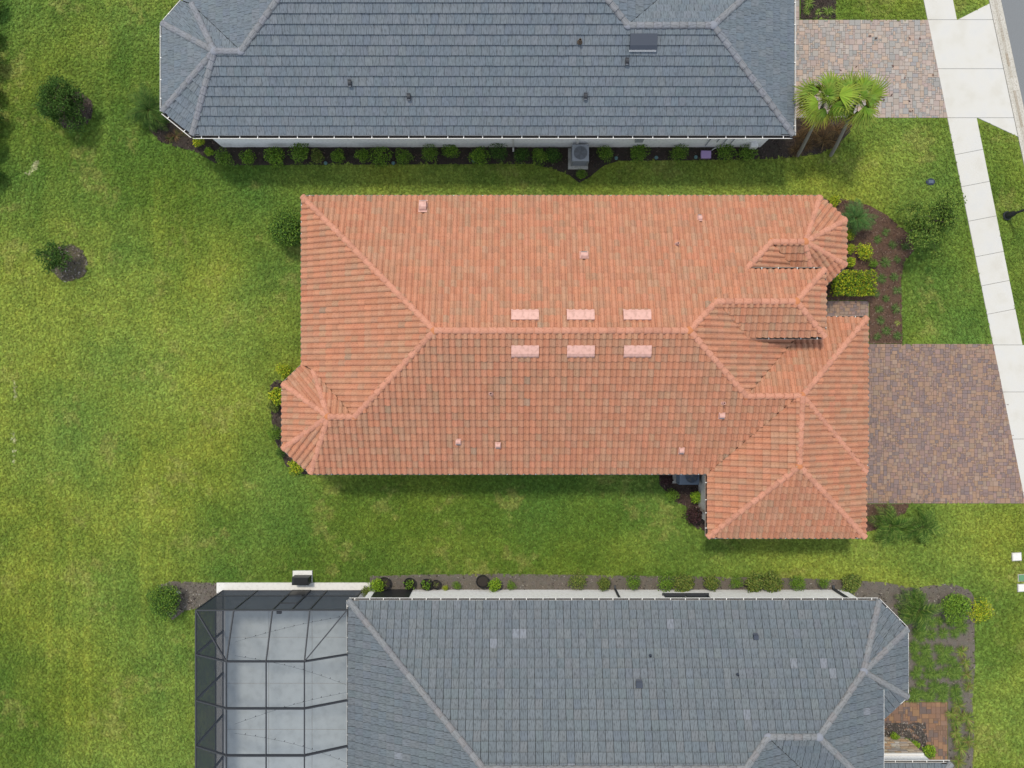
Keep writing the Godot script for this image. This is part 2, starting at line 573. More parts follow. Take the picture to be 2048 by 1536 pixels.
func hood_vent(house: Node3D, p: Vector3, x: float, z: float, w: float, l: float, h: float, m: Material) -> void:
	# a low wedge-shaped vent, open on its downhill side
	var root := Node3D.new()
	root.name = "roof_vent"
	house.add_child(root, true)
	root.transform = roof_frame(p, x, z)
	var b := Build.new()
	var hw := w / 2
	var y0 := -l / 2; var y1 := l / 2
	var ym := y0 + l * 0.28
	var top := 0.17 + h
	b.quad(Vector3(-hw, ym, top), Vector3(hw, ym, top), Vector3(hw, y1, 0.165), Vector3(-hw, y1, 0.165))
	b.quad(Vector3(-hw, y0, top - 0.035), Vector3(hw, y0, top - 0.035), Vector3(hw, ym, top), Vector3(-hw, ym, top))
	for s in [-1.0, 1.0]:
		var q := [Vector3(s * hw, y1, 0.02), Vector3(s * hw, y1, 0.165), Vector3(s * hw, ym, top), Vector3(s * hw, y0, top - 0.035), Vector3(s * hw, y0, 0.02)]
		for i in range(1, 4):
			b.tri(q[0], q[i], q[i + 1])
	b.quad(Vector3(-hw, y1, 0.165), Vector3(hw, y1, 0.165), Vector3(hw, y1, 0.02), Vector3(-hw, y1, 0.02))
	part(root, "hood", b, m)
	var s2 := Build.new()
	s2.quad(Vector3(-hw + 0.01, y0 + 0.03, 0.02), Vector3(hw - 0.01, y0 + 0.03, 0.02), Vector3(hw - 0.01, y0 + 0.03, top - 0.04), Vector3(-hw + 0.01, y0 + 0.03, top - 0.04))
	part(root, "louver", s2, M.ac_steel)
	var f := Build.new()
	f.box(Transform3D(Basis.IDENTITY, Vector3(0, y0 - 0.03, 0.13)), Vector3(w, 0.07, 0.012))
	part(root, "flange", f, M.white_metal if m == M.blue_metal and w > 1.0 else m)

func goose_vent(house: Node3D, p: Vector3, x: float, z: float, w: float, l: float, m: Material) -> void:
	# a goose-neck vent: flashing plate and a bent round hood
	var root := Node3D.new()
	root.name = "roof_vent"
	house.add_child(root, true)
	root.transform = roof_frame(p, x, z)
	var f := Build.new()
	f.box(Transform3D(Basis.IDENTITY, Vector3(0, -0.01, 0.15)), Vector3(w * 1.25, l * 1.15, 0.014))
	part(root, "flashing", f, m)
	var b := Build.new()
	var pts := []; var n := 7
	for i in n + 1:
		var a := PI * i / n
		pts.append(Vector2(cos(a) * l * 0.42, 0.16 + sin(a) * l * 0.42))
	for i in n:
		var s: Vector2 = pts[i]; var e: Vector2 = pts[i + 1]
		b.quad(Vector3(-w / 2, s.x, s.y), Vector3(w / 2, s.x, s.y), Vector3(w / 2, e.x, e.y), Vector3(-w / 2, e.x, e.y))
		for k in [-1.0, 1.0]:
			b.tri(Vector3(k * w / 2, 0, 0.15), Vector3(k * w / 2, s.x, s.y), Vector3(k * w / 2, e.x, e.y))
	part(root, "hood", b, m)
	var g := Build.new()
	g.box(Transform3D(Basis.IDENTITY, Vector3(0, -l * 0.46, 0.18)), Vector3(w * 0.86, 0.05, 0.03))
	part(root, "mouth", g, M.ac_steel)

func pipe_vent(house: Node3D, p: Vector3, x: float, z: float, r: float, h: float, m: Material) -> void:
	var root := Node3D.new()
	root.name = "vent_pipe"
	house.add_child(root, true)
	root.position = on(p, Vector2(x, z))
	var b := Build.new()
	h += 0.08
	b.tube([Vector3(0, 0, 0), Vector3(0, h, 0)], [r, r], 12, Color.WHITE, false)
	b.disc(Vector3(0, h, 0), r, 12, Color.WHITE, r * 0.7)
	b.tube([Vector3(0, h, 0), Vector3(0, 0.02, 0)], [r * 0.7, r * 0.7], 12, Color.WHITE, false)
	part(root, "pipe", b, m)
	var c := Build.new()
	c.tube([Vector3(0, 0.10, 0), Vector3(0, 0.22, 0)], [r * 1.9, r * 1.05], 12, Color.WHITE, false)
	part(root, "collar", c, m)

func shell(house: Node3D, eaves: PackedVector2Array, inset: float, top: float, m: Material) -> PackedVector2Array:
	var p := eaves
	if Geometry2D.is_polygon_clockwise(p):
		p = eaves.duplicate(); p.reverse()
	var w: PackedVector2Array = Geometry2D.offset_polygon(p, -inset, Geometry2D.JOIN_MITER)[0]
	var b := Build.new()
	b.prism(w, 0.0, top)
	part(house, "wall", b, m)
	block(w)
	return w

func wall_window(house: Node3D, x0: float, x1: float, y0: float, y1: float, z: float, out: float, panes := 1, fm: Material = null) -> void:
	# a window in a wall that runs along x; out is +1 or -1 along z
	var f := Build.new()
	var t := 0.06
	var fz := z + out * 0.02
	for q in [[x0, x1, y0, y0 + t], [x0, x1, y1 - t, y1], [x0, x0 + t, y0 + t, y1 - t], [x1 - t, x1, y0 + t, y1 - t]]:
		f.box(Transform3D(Basis.IDENTITY, Vector3((q[0] + q[1]) / 2, (q[2] + q[3]) / 2, fz)), Vector3(q[1] - q[0], q[3] - q[2], 0.07))
	for i in range(1, panes):
		var x := lerpf(x0, x1, float(i) / panes)
		f.box(Transform3D(Basis.IDENTITY, Vector3(x, (y0 + y1) / 2, fz)), Vector3(t, y1 - y0 - 2 * t, 0.07))
	f.box(Transform3D(Basis.IDENTITY, Vector3((x0 + x1) / 2, y0 - 0.035, z + out * 0.05)), Vector3(x1 - x0 + 0.12, 0.07, 0.12))
	var w := part(house, "window", f, fm if fm else M.white_trim)
	for i in panes:
		var a := lerpf(x0, x1, float(i) / panes) + t; var b := lerpf(x0, x1, float(i + 1) / panes) - t
		var g := Build.new()
		g.box(Transform3D(Basis.IDENTITY, Vector3((a + b) / 2, (y0 + y1) / 2, z + out * 0.012)), Vector3(b - a, y1 - y0 - 2 * t, 0.02))
		part(w, "pane", g, M.window_glass)

func downspout(house: Node3D, x: float, z: float, out: Vector2, top: float, m: Material, size := 0.08) -> void:
	var b := Build.new()
	var o := Vector3(out.x, 0, out.y)
	b.bar(Vector3(x, top, z) + o * 0.34, Vector3(x, top - 0.3, z) + o * 0.06, size, size * 0.8, Color.WHITE, o)
	b.bar(Vector3(x, top - 0.3, z) + o * 0.05, Vector3(x, 0.12, z) + o * 0.05, size, size * 0.8, Color.WHITE, o)
	b.bar(Vector3(x, 0.12, z) + o * 0.05, Vector3(x, 0.06, z) + o * 0.22, size, size * 0.8, Color.WHITE, Vector3.UP)
	part(house, "downspout", b, m)

# ---------------------------------------------------------------- paving
func paving(root: Node3D, poly: PackedVector2Array, y: float, unit: float, colors: Array, most := 300, sizes := [[2, 2], [2, 3], [3, 2], [2, 1], [1, 2], [3, 3], [1, 1]]) -> void:
	var lo := Vector2(INF, INF); var hi := Vector2(-INF, -INF)
	for q in poly:
		lo = lo.min(q); hi = hi.max(q)
	var nx := int(ceil((hi.x - lo.x) / unit)); var nz := int(ceil((hi.y - lo.y) / unit))
	var used := PackedByteArray(); used.resize(nx * nz)
	for j in nz:
		for i in nx:
			if not Geometry2D.is_point_in_polygon(lo + Vector2(i + 0.5, j + 0.5) * unit, poly):
				used[j * nx + i] = 1
	var list := []
	for j in nz:
		for i in nx:
			if used[j * nx + i]:
				continue
			var order := []
			for k in 3:
				order.append(sizes[rng.randi() % sizes.size()])
			order.append([1, 1])
			for s in order:
				var ok: bool = i + s[0] <= nx and j + s[1] <= nz
				if ok:
					for b in s[1]:
						for a in s[0]:
							if used[(j + b) * nx + i + a]:
								ok = false
				if ok:
					for b in s[1]:
						for a in s[0]:
							used[(j + b) * nx + i + a] = 1
					list.append([s[0], s[1], lo + Vector2(i + s[0] * 0.5, j + s[1] * 0.5) * unit])
					break
	var rest := Build.new()
	var shown := 0
	list.sort_custom(func(a, b): return a[0] * a[1] > b[0] * b[1])
	for q in list:
		var k := rng.randi() % colors.size()
		var drop := rng.randf_range(-0.003, 0.003)
		var tilt := Basis.from_euler(Vector3(rng.randf_range(-0.008, 0.008), rng.randf_range(-0.012, 0.012), rng.randf_range(-0.008, 0.008)))
		var at := Transform3D(tilt, Vector3(q[2].x, y - 0.03 + drop, q[2].y))
		var size := Vector3(q[0] * unit - 0.009, 0.06, q[1] * unit - 0.009)
		if shown < most:
			shown += 1
			var key := "paver%d_%d_%s_%d_%d" % [q[0], q[1], str(colors[k]), rng.randi() % 3, int(unit * 1000)]
			if not cache.has(key):
				var b := Build.new()
				b.bevel_box(Transform3D.IDENTITY, size, 0.006, vary(colors[k], 0.08, 0.03))
				cache[key] = b.mesh()
			part(root, "paver", cache[key], M.paver, at)
		else:
			rest.bevel_box(at, size, 0.006, vary(colors[k], 0.08, 0.03))
	if rest.v.size():
		tag(part(root, "pavers", rest, M.paver), "", "", "", "stuff")

func panel(root: Node3D, called: String, poly: PackedVector2Array, y1: float, m: Material) -> void:
	# one cast slab with tooled, slightly rounded edges
	var p := poly
	if Geometry2D.is_polygon_clockwise(p):
		p = poly.duplicate(); p.reverse()
	var a: PackedVector2Array = Geometry2D.offset_polygon(p, -0.006, Geometry2D.JOIN_MITER)[0]
	var b: PackedVector2Array = Geometry2D.offset_polygon(p, -0.018, Geometry2D.JOIN_MITER)[0]
	var k := Build.new()
	k.prism(b, y1 - 0.0001, y1)
	if a.size() == b.size():
		for i in a.size():
			var j := (i + 1) % a.size()
			k.quad(Vector3(a[j].x, y1 - 0.012, a[j].y), Vector3(a[i].x, y1 - 0.012, a[i].y), Vector3(b[i].x, y1, b[i].y), Vector3(b[j].x, y1, b[j].y))
			k.quad(Vector3(a[j].x, -0.05, a[j].y), Vector3(a[i].x, -0.05, a[i].y), Vector3(a[i].x, y1 - 0.012, a[i].y), Vector3(a[j].x, y1 - 0.012, a[j].y))
	part(root, called, k, m)

func mulch_bed(poly: PackedVector2Array, called: String, label: String, tone: Color, chips: Array) -> void:
	# raised bed of loose bark with an uneven top
	var b := Build.new()
	var lo := Vector2(INF, INF); var hi := Vector2(-INF, -INF)
	for q in poly:
		lo = lo.min(q); hi = hi.max(q)
	var s := 0.18
	var ht := func(q: Vector2) -> float: return 0.035 + 0.03 * n_fine.get_noise_2d(q.x * 2.0, q.y * 2.0)
	for j in int((hi.y - lo.y) / s) + 1:
		for i in int((hi.x - lo.x) / s) + 1:
			var o := lo + Vector2(i, j) * s
			var cell := PackedVector2Array([o, o + Vector2(s, 0), o + Vector2(s, s), o + Vector2(0, s)])
			for q in Geometry2D.intersect_polygons(cell, poly):
				var col := vary(tone, 0.05, 0.03)
				for k in range(1, q.size() - 1):
					var a: Vector2 = q[0]; var c: Vector2 = q[k]; var d: Vector2 = q[k + 1]
					if (c - a).cross(d - a) > 0.0:
						var w := c; c = d; d = w
					b.tri(Vector3(a.x, ht.call(a), a.y), Vector3(c.x, ht.call(c), c.y), Vector3(d.x, ht.call(d), d.y), col)
	structure(called, b, M.mulch, label, "mulch bed")
	block(poly, 2)
	var area := 0.0
	for i in poly.size():
		area += poly[i].cross(poly[(i + 1) % poly.size()]) / 2
	for k in int(absf(area) * 230):
		var q := Vector2(rng.randf_range(lo.x, hi.x), rng.randf_range(lo.y, hi.y))
		if Geometry2D.is_point_in_polygon(q, poly):
			chip_list.append([Transform3D(Basis.from_euler(Vector3(rng.randf_range(-0.5, 0.5), rng.randf() * TAU, rng.randf_range(-0.5, 0.5))) * Basis.from_scale(Vector3.ONE * rng.randf_range(0.6, 1.7)), Vector3(q.x, ht.call(q) + 0.008, q.y)), vary(chips[rng.randi() % chips.size()], 0.3, 0.06)])

var chip_list := []

# ---------------------------------------------------------------- plants
func leafy(key: String, r: Vector3, count: int, size: float, colors: Array, boxy := false) -> ArrayMesh:
	if cache.has(key):
		return cache[key]
	var b := Build.new()
	var lumps := []
	for i in 9:
		var d := Vector3(rng.randfn(), absf(rng.randfn()) * 0.7, rng.randfn()).normalized()
		lumps.append([d, rng.randf_range(0.78, 1.12)])
	for i in count:
		var p: Vector3; var out: Vector3
		if boxy:
			p = Vector3(rng.randf_range(-1, 1), pow(rng.randf(), 0.35), rng.randf_range(-1, 1))
			out = Vector3(pow(p.x, 5), 0.9, pow(p.z, 5)).normalized()
			p.y += 0.12 * rng.randfn() * 0.5
			p = Vector3(p.x * r.x, p.y * r.y, p.z * r.z)
		else:
			out = Vector3(rng.randfn(), rng.randfn(), rng.randfn()).normalized()
			if out.y < -0.35:
				out.y = -out.y
			var best := 0.0; var reach := 1.0  # how far the uneven outline bulges this way
			for l in lumps:
				var dt: float = out.dot(l[0])
				if dt > best:
					best = dt; reach = l[1] * lerpf(0.8, 1.05, smoothstep(0.7, 1.0, dt))
			var rad := pow(rng.randf(), 0.45) * reach
			p = Vector3(out.x * r.x, r.y * 0.52 + out.y * r.y * 0.5, out.z * r.z) * Vector3(rad, 1, rad)
			p.y = r.y * 0.5 + out.y * r.y * 0.5 * rad
		var up := (out + Vector3(rng.randfn(), rng.randfn() + 0.6, rng.randfn()) * 0.5).normalized()
		var d := up.cross(Vector3(rng.randfn(), rng.randfn(), rng.randfn())).normalized()
		d = (d + out * 0.5).normalized()
		var c: Color = colors[rng.randi() % colors.size()]
		b.leaf(p, d, up, size * rng.randf_range(0.7, 1.35), size * rng.randf_range(0.4, 0.62), rng.randf_range(0.0, 0.25), vary(c, 0.28, 0.08))
	cache[key] = b.mesh()
	return cache[key]

const GREEN := [Color(0.085, 0.165, 0.022), Color(0.120, 0.220, 0.028), Color(0.170, 0.270, 0.040)]
const DARK := [Color(0.036, 0.085, 0.018), Color(0.055, 0.120, 0.022), Color(0.085, 0.155, 0.032)]
const LIME := [Color(0.19, 0.32, 0.03), Color(0.28, 0.40, 0.035), Color(0.13, 0.25, 0.025)]
const GOLD := [Color(0.44, 0.44, 0.03), Color(0.28, 0.37, 0.026), Color(0.15, 0.25, 0.022)]
const OLIVE := [Color(0.13, 0.175, 0.036), Color(0.085, 0.135, 0.03), Color(0.19, 0.22, 0.055)]
const LUSH := [Color(0.12, 0.22, 0.028), Color(0.18, 0.30, 0.034), Color(0.075, 0.145, 0.02)]
const PLUM := [Color(0.052, 0.026, 0.028), Color(0.078, 0.042, 0.044), Color(0.040, 0.028, 0.024)]

func stem_of(parent: Node3D, h: float, r: float) -> void:
	if not cache.has("stem"):
		var b := Build.new()
		for i in 4:
			var a := TAU * i / 4 + 0.4
			b.tube([Vector3(cos(a) * 0.02, -0.01, sin(a) * 0.02), Vector3(cos(a) * 0.12, 0.4, sin(a) * 0.12), Vector3(cos(a) * 0.32, 0.8, sin(a) * 0.3)], [0.016, 0.012, 0.005], 5)
		cache.stem = b.mesh()
	part(parent, "stem", cache.stem, M.bark, Transform3D(Basis.from_scale(Vector3(r * 1.6, h, r * 1.6)), Vector3.ZERO))

func shrub(px: float, py: float, r: float, h: float, kind: String, label: String, group := "", leaf := 0.08, count := 760) -> void:
	var palette: Array = {"green": GREEN, "lush": LUSH, "mixed": DARK + GREEN, "dark": DARK, "lime": LIME, "gold": GOLD, "olive": OLIVE, "plum": PLUM}[kind]
	var p := spot(px, py, h * 0.5)
	var o := thing("shrub", label, "shrub", Vector3(p.x, 0.03, p.z), rng.randf() * TAU, group)
	var k := rng.randi() % 4
	var m := leafy("shrub_%s_%d_%d" % [kind, k, count], Vector3(0.5, 1.0, 0.5), count, leaf / (2.0 * r), palette)
	part(o, "foliage", m, M.leaf, Transform3D(Basis.from_scale(Vector3(2 * r * rng.randf_range(0.9, 1.1), h * rng.randf_range(0.9, 1.1), 2 * r * rng.randf_range(0.9, 1.1))), Vector3(0, 0.02, 0)))
	stem_of(o, h, r)

func blade_mesh(key: String, count: int, length: float, width: float, arch: float, colors: Array) -> ArrayMesh:
	if cache.has(key):
		return cache[key]
	var b := Build.new()
	for i in count:
		var a := rng.randf() * TAU
		var d := Vector3(cos(a), 0, sin(a)); var s := Vector3(-sin(a), 0, cos(a)) * width
		var l := length * rng.randf_range(0.65, 1.1)
		var rise := rng.randf_range(0.45, 1.1)
		var o := d * rng.randf() * length * 0.12
		var col := vary(colors[rng.randi() % colors.size()], 0.25, 0.07)
		var prev := o; var pw := 1.0
		for k in range(1, 5):
			var f := k / 4.0
			var p := o + d * l * f * (0.55 + 0.3 * f) + Vector3(0, l * rise * (f - arch * f * f), 0)
			var w := 1.0 - f * f * 0.97
			b.tri(prev - s * pw, prev + s * pw, p + s * w, col)
			b.tri(prev - s * pw, p + s * w, p - s * w, col)
			prev = p; pw = w
	cache[key] = b.mesh()
	return cache[key]

func tuft(px: float, py: float, r: float, label: String, group: String, colors: Array, key: String, called := "grass_plant", category := "grass plant", count := 46, width := 0.008) -> void:
	var p := spot(px, py)
	var o := thing(called, label, category, Vector3(p.x, 0.03, p.z), rng.randf() * TAU, group)
	part(o, "foliage", blade_mesh("%s_%d" % [key, rng.randi() % 3], count, 1.0, width / r, 0.75, colors), M.leaf, Transform3D(Basis.from_scale(Vector3.ONE * r * rng.randf_range(0.88, 1.12)), Vector3.ZERO))

func fan_frond(key: String, colors: Array) -> ArrayMesh:
	# a costapalmate leaf: petiole along +x, then a fan of narrow drooping fingers
	if cache.has(key):
		return cache[key]
	var b := Build.new()
	var pet := 0.40
	b.tube([Vector3(0, 0, 0), Vector3(pet * 0.55, 0.06, 0), Vector3(pet, 0.05, 0)], [0.018, 0.013, 0.009], 5, Color(0.17, 0.24, 0.06))
	var n := 15
	var base: Color = colors[rng.randi() % colors.size()]
	for i in n:
		var f := float(i) / (n - 1) * 2.0 - 1.0
		var a := f * 1.12
		var l := (0.55 + 0.26 * cos(a)) * rng.randf_range(0.86, 1.06)
		var d := Vector3(cos(a), 0.10 * cos(f * 2.0) + rng.randf_range(-0.05, 0.05), sin(a)).normalized()
		var s := d.cross(Vector3.UP).normalized()
		var o := Vector3(pet, 0.05, 0)
		var col := vary(base, 0.25, 0.08)
		var prev := o; var pw := 0.006
		var w := [0.026, 0.030, 0.019, 0.002]
		for k in 4:
			var g := (k + 1) / 4.0
			var p := o + d * l * g + Vector3(0, -0.30 * l * pow(g, 2.6) * rng.randf_range(0.7, 1.3), 0)
			var tip := col if k < 2 else col.lerp(Color(0.24, 0.22, 0.05), 0.25 * (k - 1))
			b.tri(prev - s * pw, prev + s * pw, p + s * w[k], tip)
			b.tri(prev - s * pw, p + s * w[k], p - s * w[k], tip)
			prev = p; pw = w[k]
	cache[key] = b.mesh()
	return cache[key]

func fan_palm(foot: Vector3, crown: Vector3, scale: float, label: String) -> void:
	var o := thing("fan_palm", label, "palm tree", foot, 0.0, "fan palms by the paved drive")
	var top := crown - foot
	var b := Build.new()
	var pts := []; var rad := []
	for i in 15:
		var f := i / 14.0
		pts.append(Vector3(top.x * pow(f, 1.15), top.y * f - 0.05 * (1 - f), top.z * pow(f, 1.15)))
		rad.append(lerpf(0.085, 0.055, f) * (1.0 + 0.06 * (i % 2)))
	b.tube(pts, rad, 9)
	part(o, "trunk", b, M.palm_bark)
	var n := 28
	for i in n:
		var f := float(i) / n
		var young := i < 8
		var old := f > 0.74
		var key := "fan_%s_%d" % ["old" if old else "new", i % 4]
		var m := fan_frond(key, [Color(0.30, 0.31, 0.04), Color(0.40, 0.36, 0.05), Color(0.20, 0.29, 0.04)] if old else [Color(0.125, 0.225, 0.026), Color(0.20, 0.305, 0.034), Color(0.15, 0.26, 0.036)])
		var yaw := i * 2.39996 + rng.randf_range(-0.5, 0.5)
		var pitch := rng.randf_range(0.2, 0.9) if young else lerpf(0.62, -0.55, pow(f, 0.8)) + rng.randf_range(-0.2, 0.2)
		var bs := Basis(Vector3.UP, yaw) * Basis(Vector3(0, 0, 1), pitch) * Basis(Vector3(1, 0, 0), rng.randf_range(-0.9, 0.9))
		var size := rng.randf_range(0.5, 0.75) if young else rng.randf_range(0.8, 1.22)
		part(o, "frond", m, M.leaf, Transform3D(bs * Basis.from_scale(Vector3.ONE * scale * size), top + Vector3(0, 0.04 - 0.16 * f, 0) - (bs * Vector3(0.18, 0, 0) if young else Vector3.ZERO)))

func feather_frond(key: String, colors: Array) -> ArrayMesh:
	if cache.has(key):
		return cache[key]
	var b := Build.new()
	var n := 27
	var pos := []
	for i in n + 1:
		var f := float(i) / n
		pos.append(Vector3(f * 0.98, 0.42 * f - 0.62 * f * f, 0.05 * sin(f * 3.0)))
	b.tube([pos[0], pos[int(n * 0.4)], pos[int(n * 0.75)], pos[n]], [0.014, 0.009, 0.005, 0.002], 4, Color(0.16, 0.19, 0.06))
	for i in range(4, n):
		var f := float(i) / n
		var d: Vector3 = (pos[i + 1] - pos[i - 1]).normalized()
		for k in [-1.0, 1.0]:
			var l := 0.34 * sin(PI * pow(f, 0.8) * 0.93 + 0.12) * rng.randf_range(0.8, 1.1)
			var o := (d * 0.75 + Vector3(0, -0.12, k * 0.95)).normalized()
			var col := vary(colors[rng.randi() % colors.size()], 0.25, 0.08)
			var s := o.cross(Vector3.UP).normalized() * 0.0085
			var m: Vector3 = pos[i] + o * l * 0.5 + Vector3(0, 0.02, 0)
			var e: Vector3 = pos[i] + o * l + Vector3(0, -0.10 * l / 0.3, 0)
			b.tri(pos[i] - s * 0.5, pos[i] + s * 0.5, m + s, col); b.tri(pos[i] - s * 0.5, m + s, m - s, col)
			b.tri(m - s, m + s, e, col)
	cache[key] = b.mesh()
	return cache[key]

func feather_palm(px: float, py: float, r: float, trunk: float, label: String, palette := "palm", n := 26) -> void:
	var c := spot(px, py, trunk + 0.2)
	var o := thing("date_palm", label, "palm", Vector3(c.x, 0.03, c.z), rng.randf() * TAU)
	var b := Build.new()
	b.tube([Vector3(0, -0.05, 0), Vector3(0.02, trunk * 0.5, 0.01), Vector3(0, trunk, 0)], [0.09, 0.075, 0.085], 8)
	part(o, "trunk", b, M.palm_bark)
	var cols: Array = [Color(0.040, 0.095, 0.016), Color(0.066, 0.135, 0.022), Color(0.17, 0.25, 0.05)] if palette == "palm" else [Color(0.040, 0.090, 0.020), Color(0.062, 0.125, 0.026), Color(0.10, 0.17, 0.036)] if palette == "dark" else [Color(0.045, 0.115, 0.030), Color(0.068, 0.150, 0.040), Color(0.10, 0.195, 0.052)]
	for i in n:
		var f := float(i) / n
		var m := feather_frond("feather_%s_%d" % [palette, i % 4], cols)
		var bs := Basis(Vector3.UP, i * 2.39996 + rng.randf_range(-0.45, 0.45)) * Basis(Vector3(0, 0, 1), lerpf(0.95, -0.4, f) + rng.randf_range(-0.2, 0.2)) * Basis(Vector3(1, 0, 0), rng.randf_range(-0.35, 0.35))
		part(o, "frond", m, M.leaf, Transform3D(bs * Basis.from_scale(Vector3.ONE * r * rng.randf_range(0.62, 1.16)), Vector3(0, trunk, 0)))

func young_tree(foot: Vector3, lean: Vector3, h: float, r: float, density: int, palette: Array, leaf: float, label: String) -> void:
	var o := thing("young_tree", label, "tree", foot, 0.0)
	var b := Build.new()
	var top := Vector3(lean.x, h * 0.8, lean.z)
	b.tube([Vector3(0, -0.05, 0), top * 0.35, top * 0.7, top], [0.045, 0.035, 0.022, 0.008], 7)
	var ends := []
	for i in 15:
		var f := rng.randf_range(0.3, 0.98)
		var a := i * 2.39996
		var s := top * f
		var l := r * rng.randf_range(0.6, 1.1) * (1.15 - f * 0.45)
		var e := s + Vector3(cos(a) * l, l * rng.randf_range(0.15, 0.7), sin(a) * l)
		b.tube([s, s.lerp(e, 0.5) + Vector3(0, 0.05, 0), e], [0.016, 0.011, 0.004], 5)
		for k in 4:
			var q := s.lerp(e, rng.randf_range(0.45, 1.0))
			var g := q + Vector3(rng.randfn(), rng.randfn() * 0.6 + 0.2, rng.randfn()) * r * 0.22
			b.tube([q, g], [0.006, 0.003], 4)
			ends.append(g)
	part(o, "trunk", b, M.bark)
	var c := Build.new()
	for i in density:
		var e: Vector3 = ends[rng.randi() % ends.size()]
		var p := e + Vector3(rng.randfn(), rng.randfn() * 0.7, rng.randfn()) * r * 0.13
		var d := Vector3(rng.randfn(), rng.randfn() * 0.5, rng.randfn()).normalized()
		var up := (Vector3(rng.randfn() * 0.5, 1, rng.randfn() * 0.5)).normalized()
		up = (up - d * up.dot(d)).normalized()
		c.leaf(p, d, up, leaf * rng.randf_range(0.7, 1.4), leaf * rng.randf_range(0.3, 0.5), 0.15, vary(palette[rng.randi() % palette.size()], 0.3, 0.08))
	part(o, "crown", c, M.leaf)

# ---------------------------------------------------------------- equipment
func round_grille(parent: Node3D, at: Vector3, r: float, m: Material) -> void:
	var g := Build.new()
	for i in 5:
		var q := r * (0.22 + 0.195 * i)
		g.disc(at, q + 0.006, 28, Color.WHITE, q - 0.006)
	for i in 12:
		var a := TAU * i / 12
		g.bar(at + Vector3(cos(a), 0, sin(a)) * r * 0.2 + Vector3(0, 0.004, 0), at + Vector3(cos(a), 0, sin(a)) * r + Vector3(0, 0.004, 0), 0.008, 0.006)
	part(parent, "grille", g, m)

func ac_unit(x: float, z: float, w: float, d: float, h: float, fan_x: float, fan_r: float, pad: Rect2, label: String, cab: Material, top: Material) -> void:
	var o := thing("air_conditioner", label, "air conditioner", Vector3(x, 0, z))
	var p := Build.new()
	p.bevel_box(Transform3D(Basis.IDENTITY, Vector3(pad.get_center().x, 0.04, pad.get_center().y)), Vector3(pad.size.x, 0.09, pad.size.y), 0.012)
	part(o, "pad", p, M.concrete_old)
	var b := Build.new()
	b.box(Transform3D(Basis.IDENTITY, Vector3(0, 0.085 + h * 0.5, 0)), Vector3(w - 0.05, h - 0.01, d - 0.05))
	part(o, "cabinet", b, cab)
	var s := Build.new()
	var n := int(h / 0.055)
	for i in n:
		s.box(Transform3D(Basis.IDENTITY, Vector3(0, 0.13 + i * 0.055, 0)), Vector3(w - 0.01, 0.018, d - 0.01))
	part(o, "louvers", s, top)
	for cx in [-1, 1]:
		for cz in [-1, 1]:
			var q := Build.new()
			q.box(Transform3D(Basis.IDENTITY, Vector3(cx * (w / 2 - 0.03), 0.085 + h * 0.5, cz * (d / 2 - 0.03))), Vector3(0.075, h, 0.075))
			part(o, "corner_post", q, top)
	# top lid with a round opening, fan below
	var y := 0.085 + h
	var l := Build.new()
	var sides := 32
	for i in sides:
		var a := TAU * i / sides; var c := TAU * (i + 1) / sides
		var e := [a, c].map(func(t): return Vector3(fan_x, y + 0.03, 0) + Vector3(cos(t), 0, sin(t)) * fan_r)
		var f := [a, c].map(func(t): return rim(t, w / 2, d / 2, fan_x, y + 0.03))
		l.quad(e[1], f[1], f[0], e[0])
		l.quad(f[1], f[1] - Vector3(0, 0.05, 0), f[0] - Vector3(0, 0.05, 0), f[0])
		l.quad(e[0], e[0] - Vector3(0, 0.14, 0), e[1] - Vector3(0, 0.14, 0), e[1])
	part(o, "lid", l, top)
	var k := Build.new()
	k.disc(Vector3(fan_x, y - 0.006, 0), fan_r, 28)
	part(o, "fan_well", k, M.ac_steel)
	var fan := Build.new()
	fan.tube([Vector3(fan_x, y, 0), Vector3(fan_x, y + 0.018, 0)], [fan_r * 0.26, fan_r * 0.24], 16)
	for i in 4:
		var a := TAU * i / 4 + 0.5
		var q := []
		for e in [[0.22, -0.25], [0.92, -0.42], [0.94, 0.42], [0.22, 0.3]]:
			q.append(Vector3(fan_x + cos(a + e[1]) * fan_r * e[0], y + 0.004 + 0.008 * (1 if e[1] > 0 else 0), sin(a + e[1]) * fan_r * e[0]))
		fan.quad(q[3], q[2], q[1], q[0])
	part(o, "fan", fan, M.fan_grey)
	round_grille(o, Vector3(fan_x, y + 0.03, 0), fan_r, cab)
	block(PackedVector2Array([Vector2(x, z) + pad.position, Vector2(x + pad.end.x, z + pad.position.y), Vector2(x, z) + pad.end, Vector2(x + pad.position.x, z + pad.end.y)]))

func rim(t: float, hx: float, hz: float, cx: float, y: float) -> Vector3:
	# where a ray from the fan's middle leaves the lid
	var d := Vector2(cos(t), sin(t))
	var k := INF
	if absf(d.x) > 1e-6: k = minf(k, ((hx if d.x > 0 else -hx) - cx) / d.x)
	if absf(d.y) > 1e-6: k = minf(k, (hz if d.y > 0 else -hz) / d.y)
	return Vector3(cx + d.x * k, y, d.y * k)

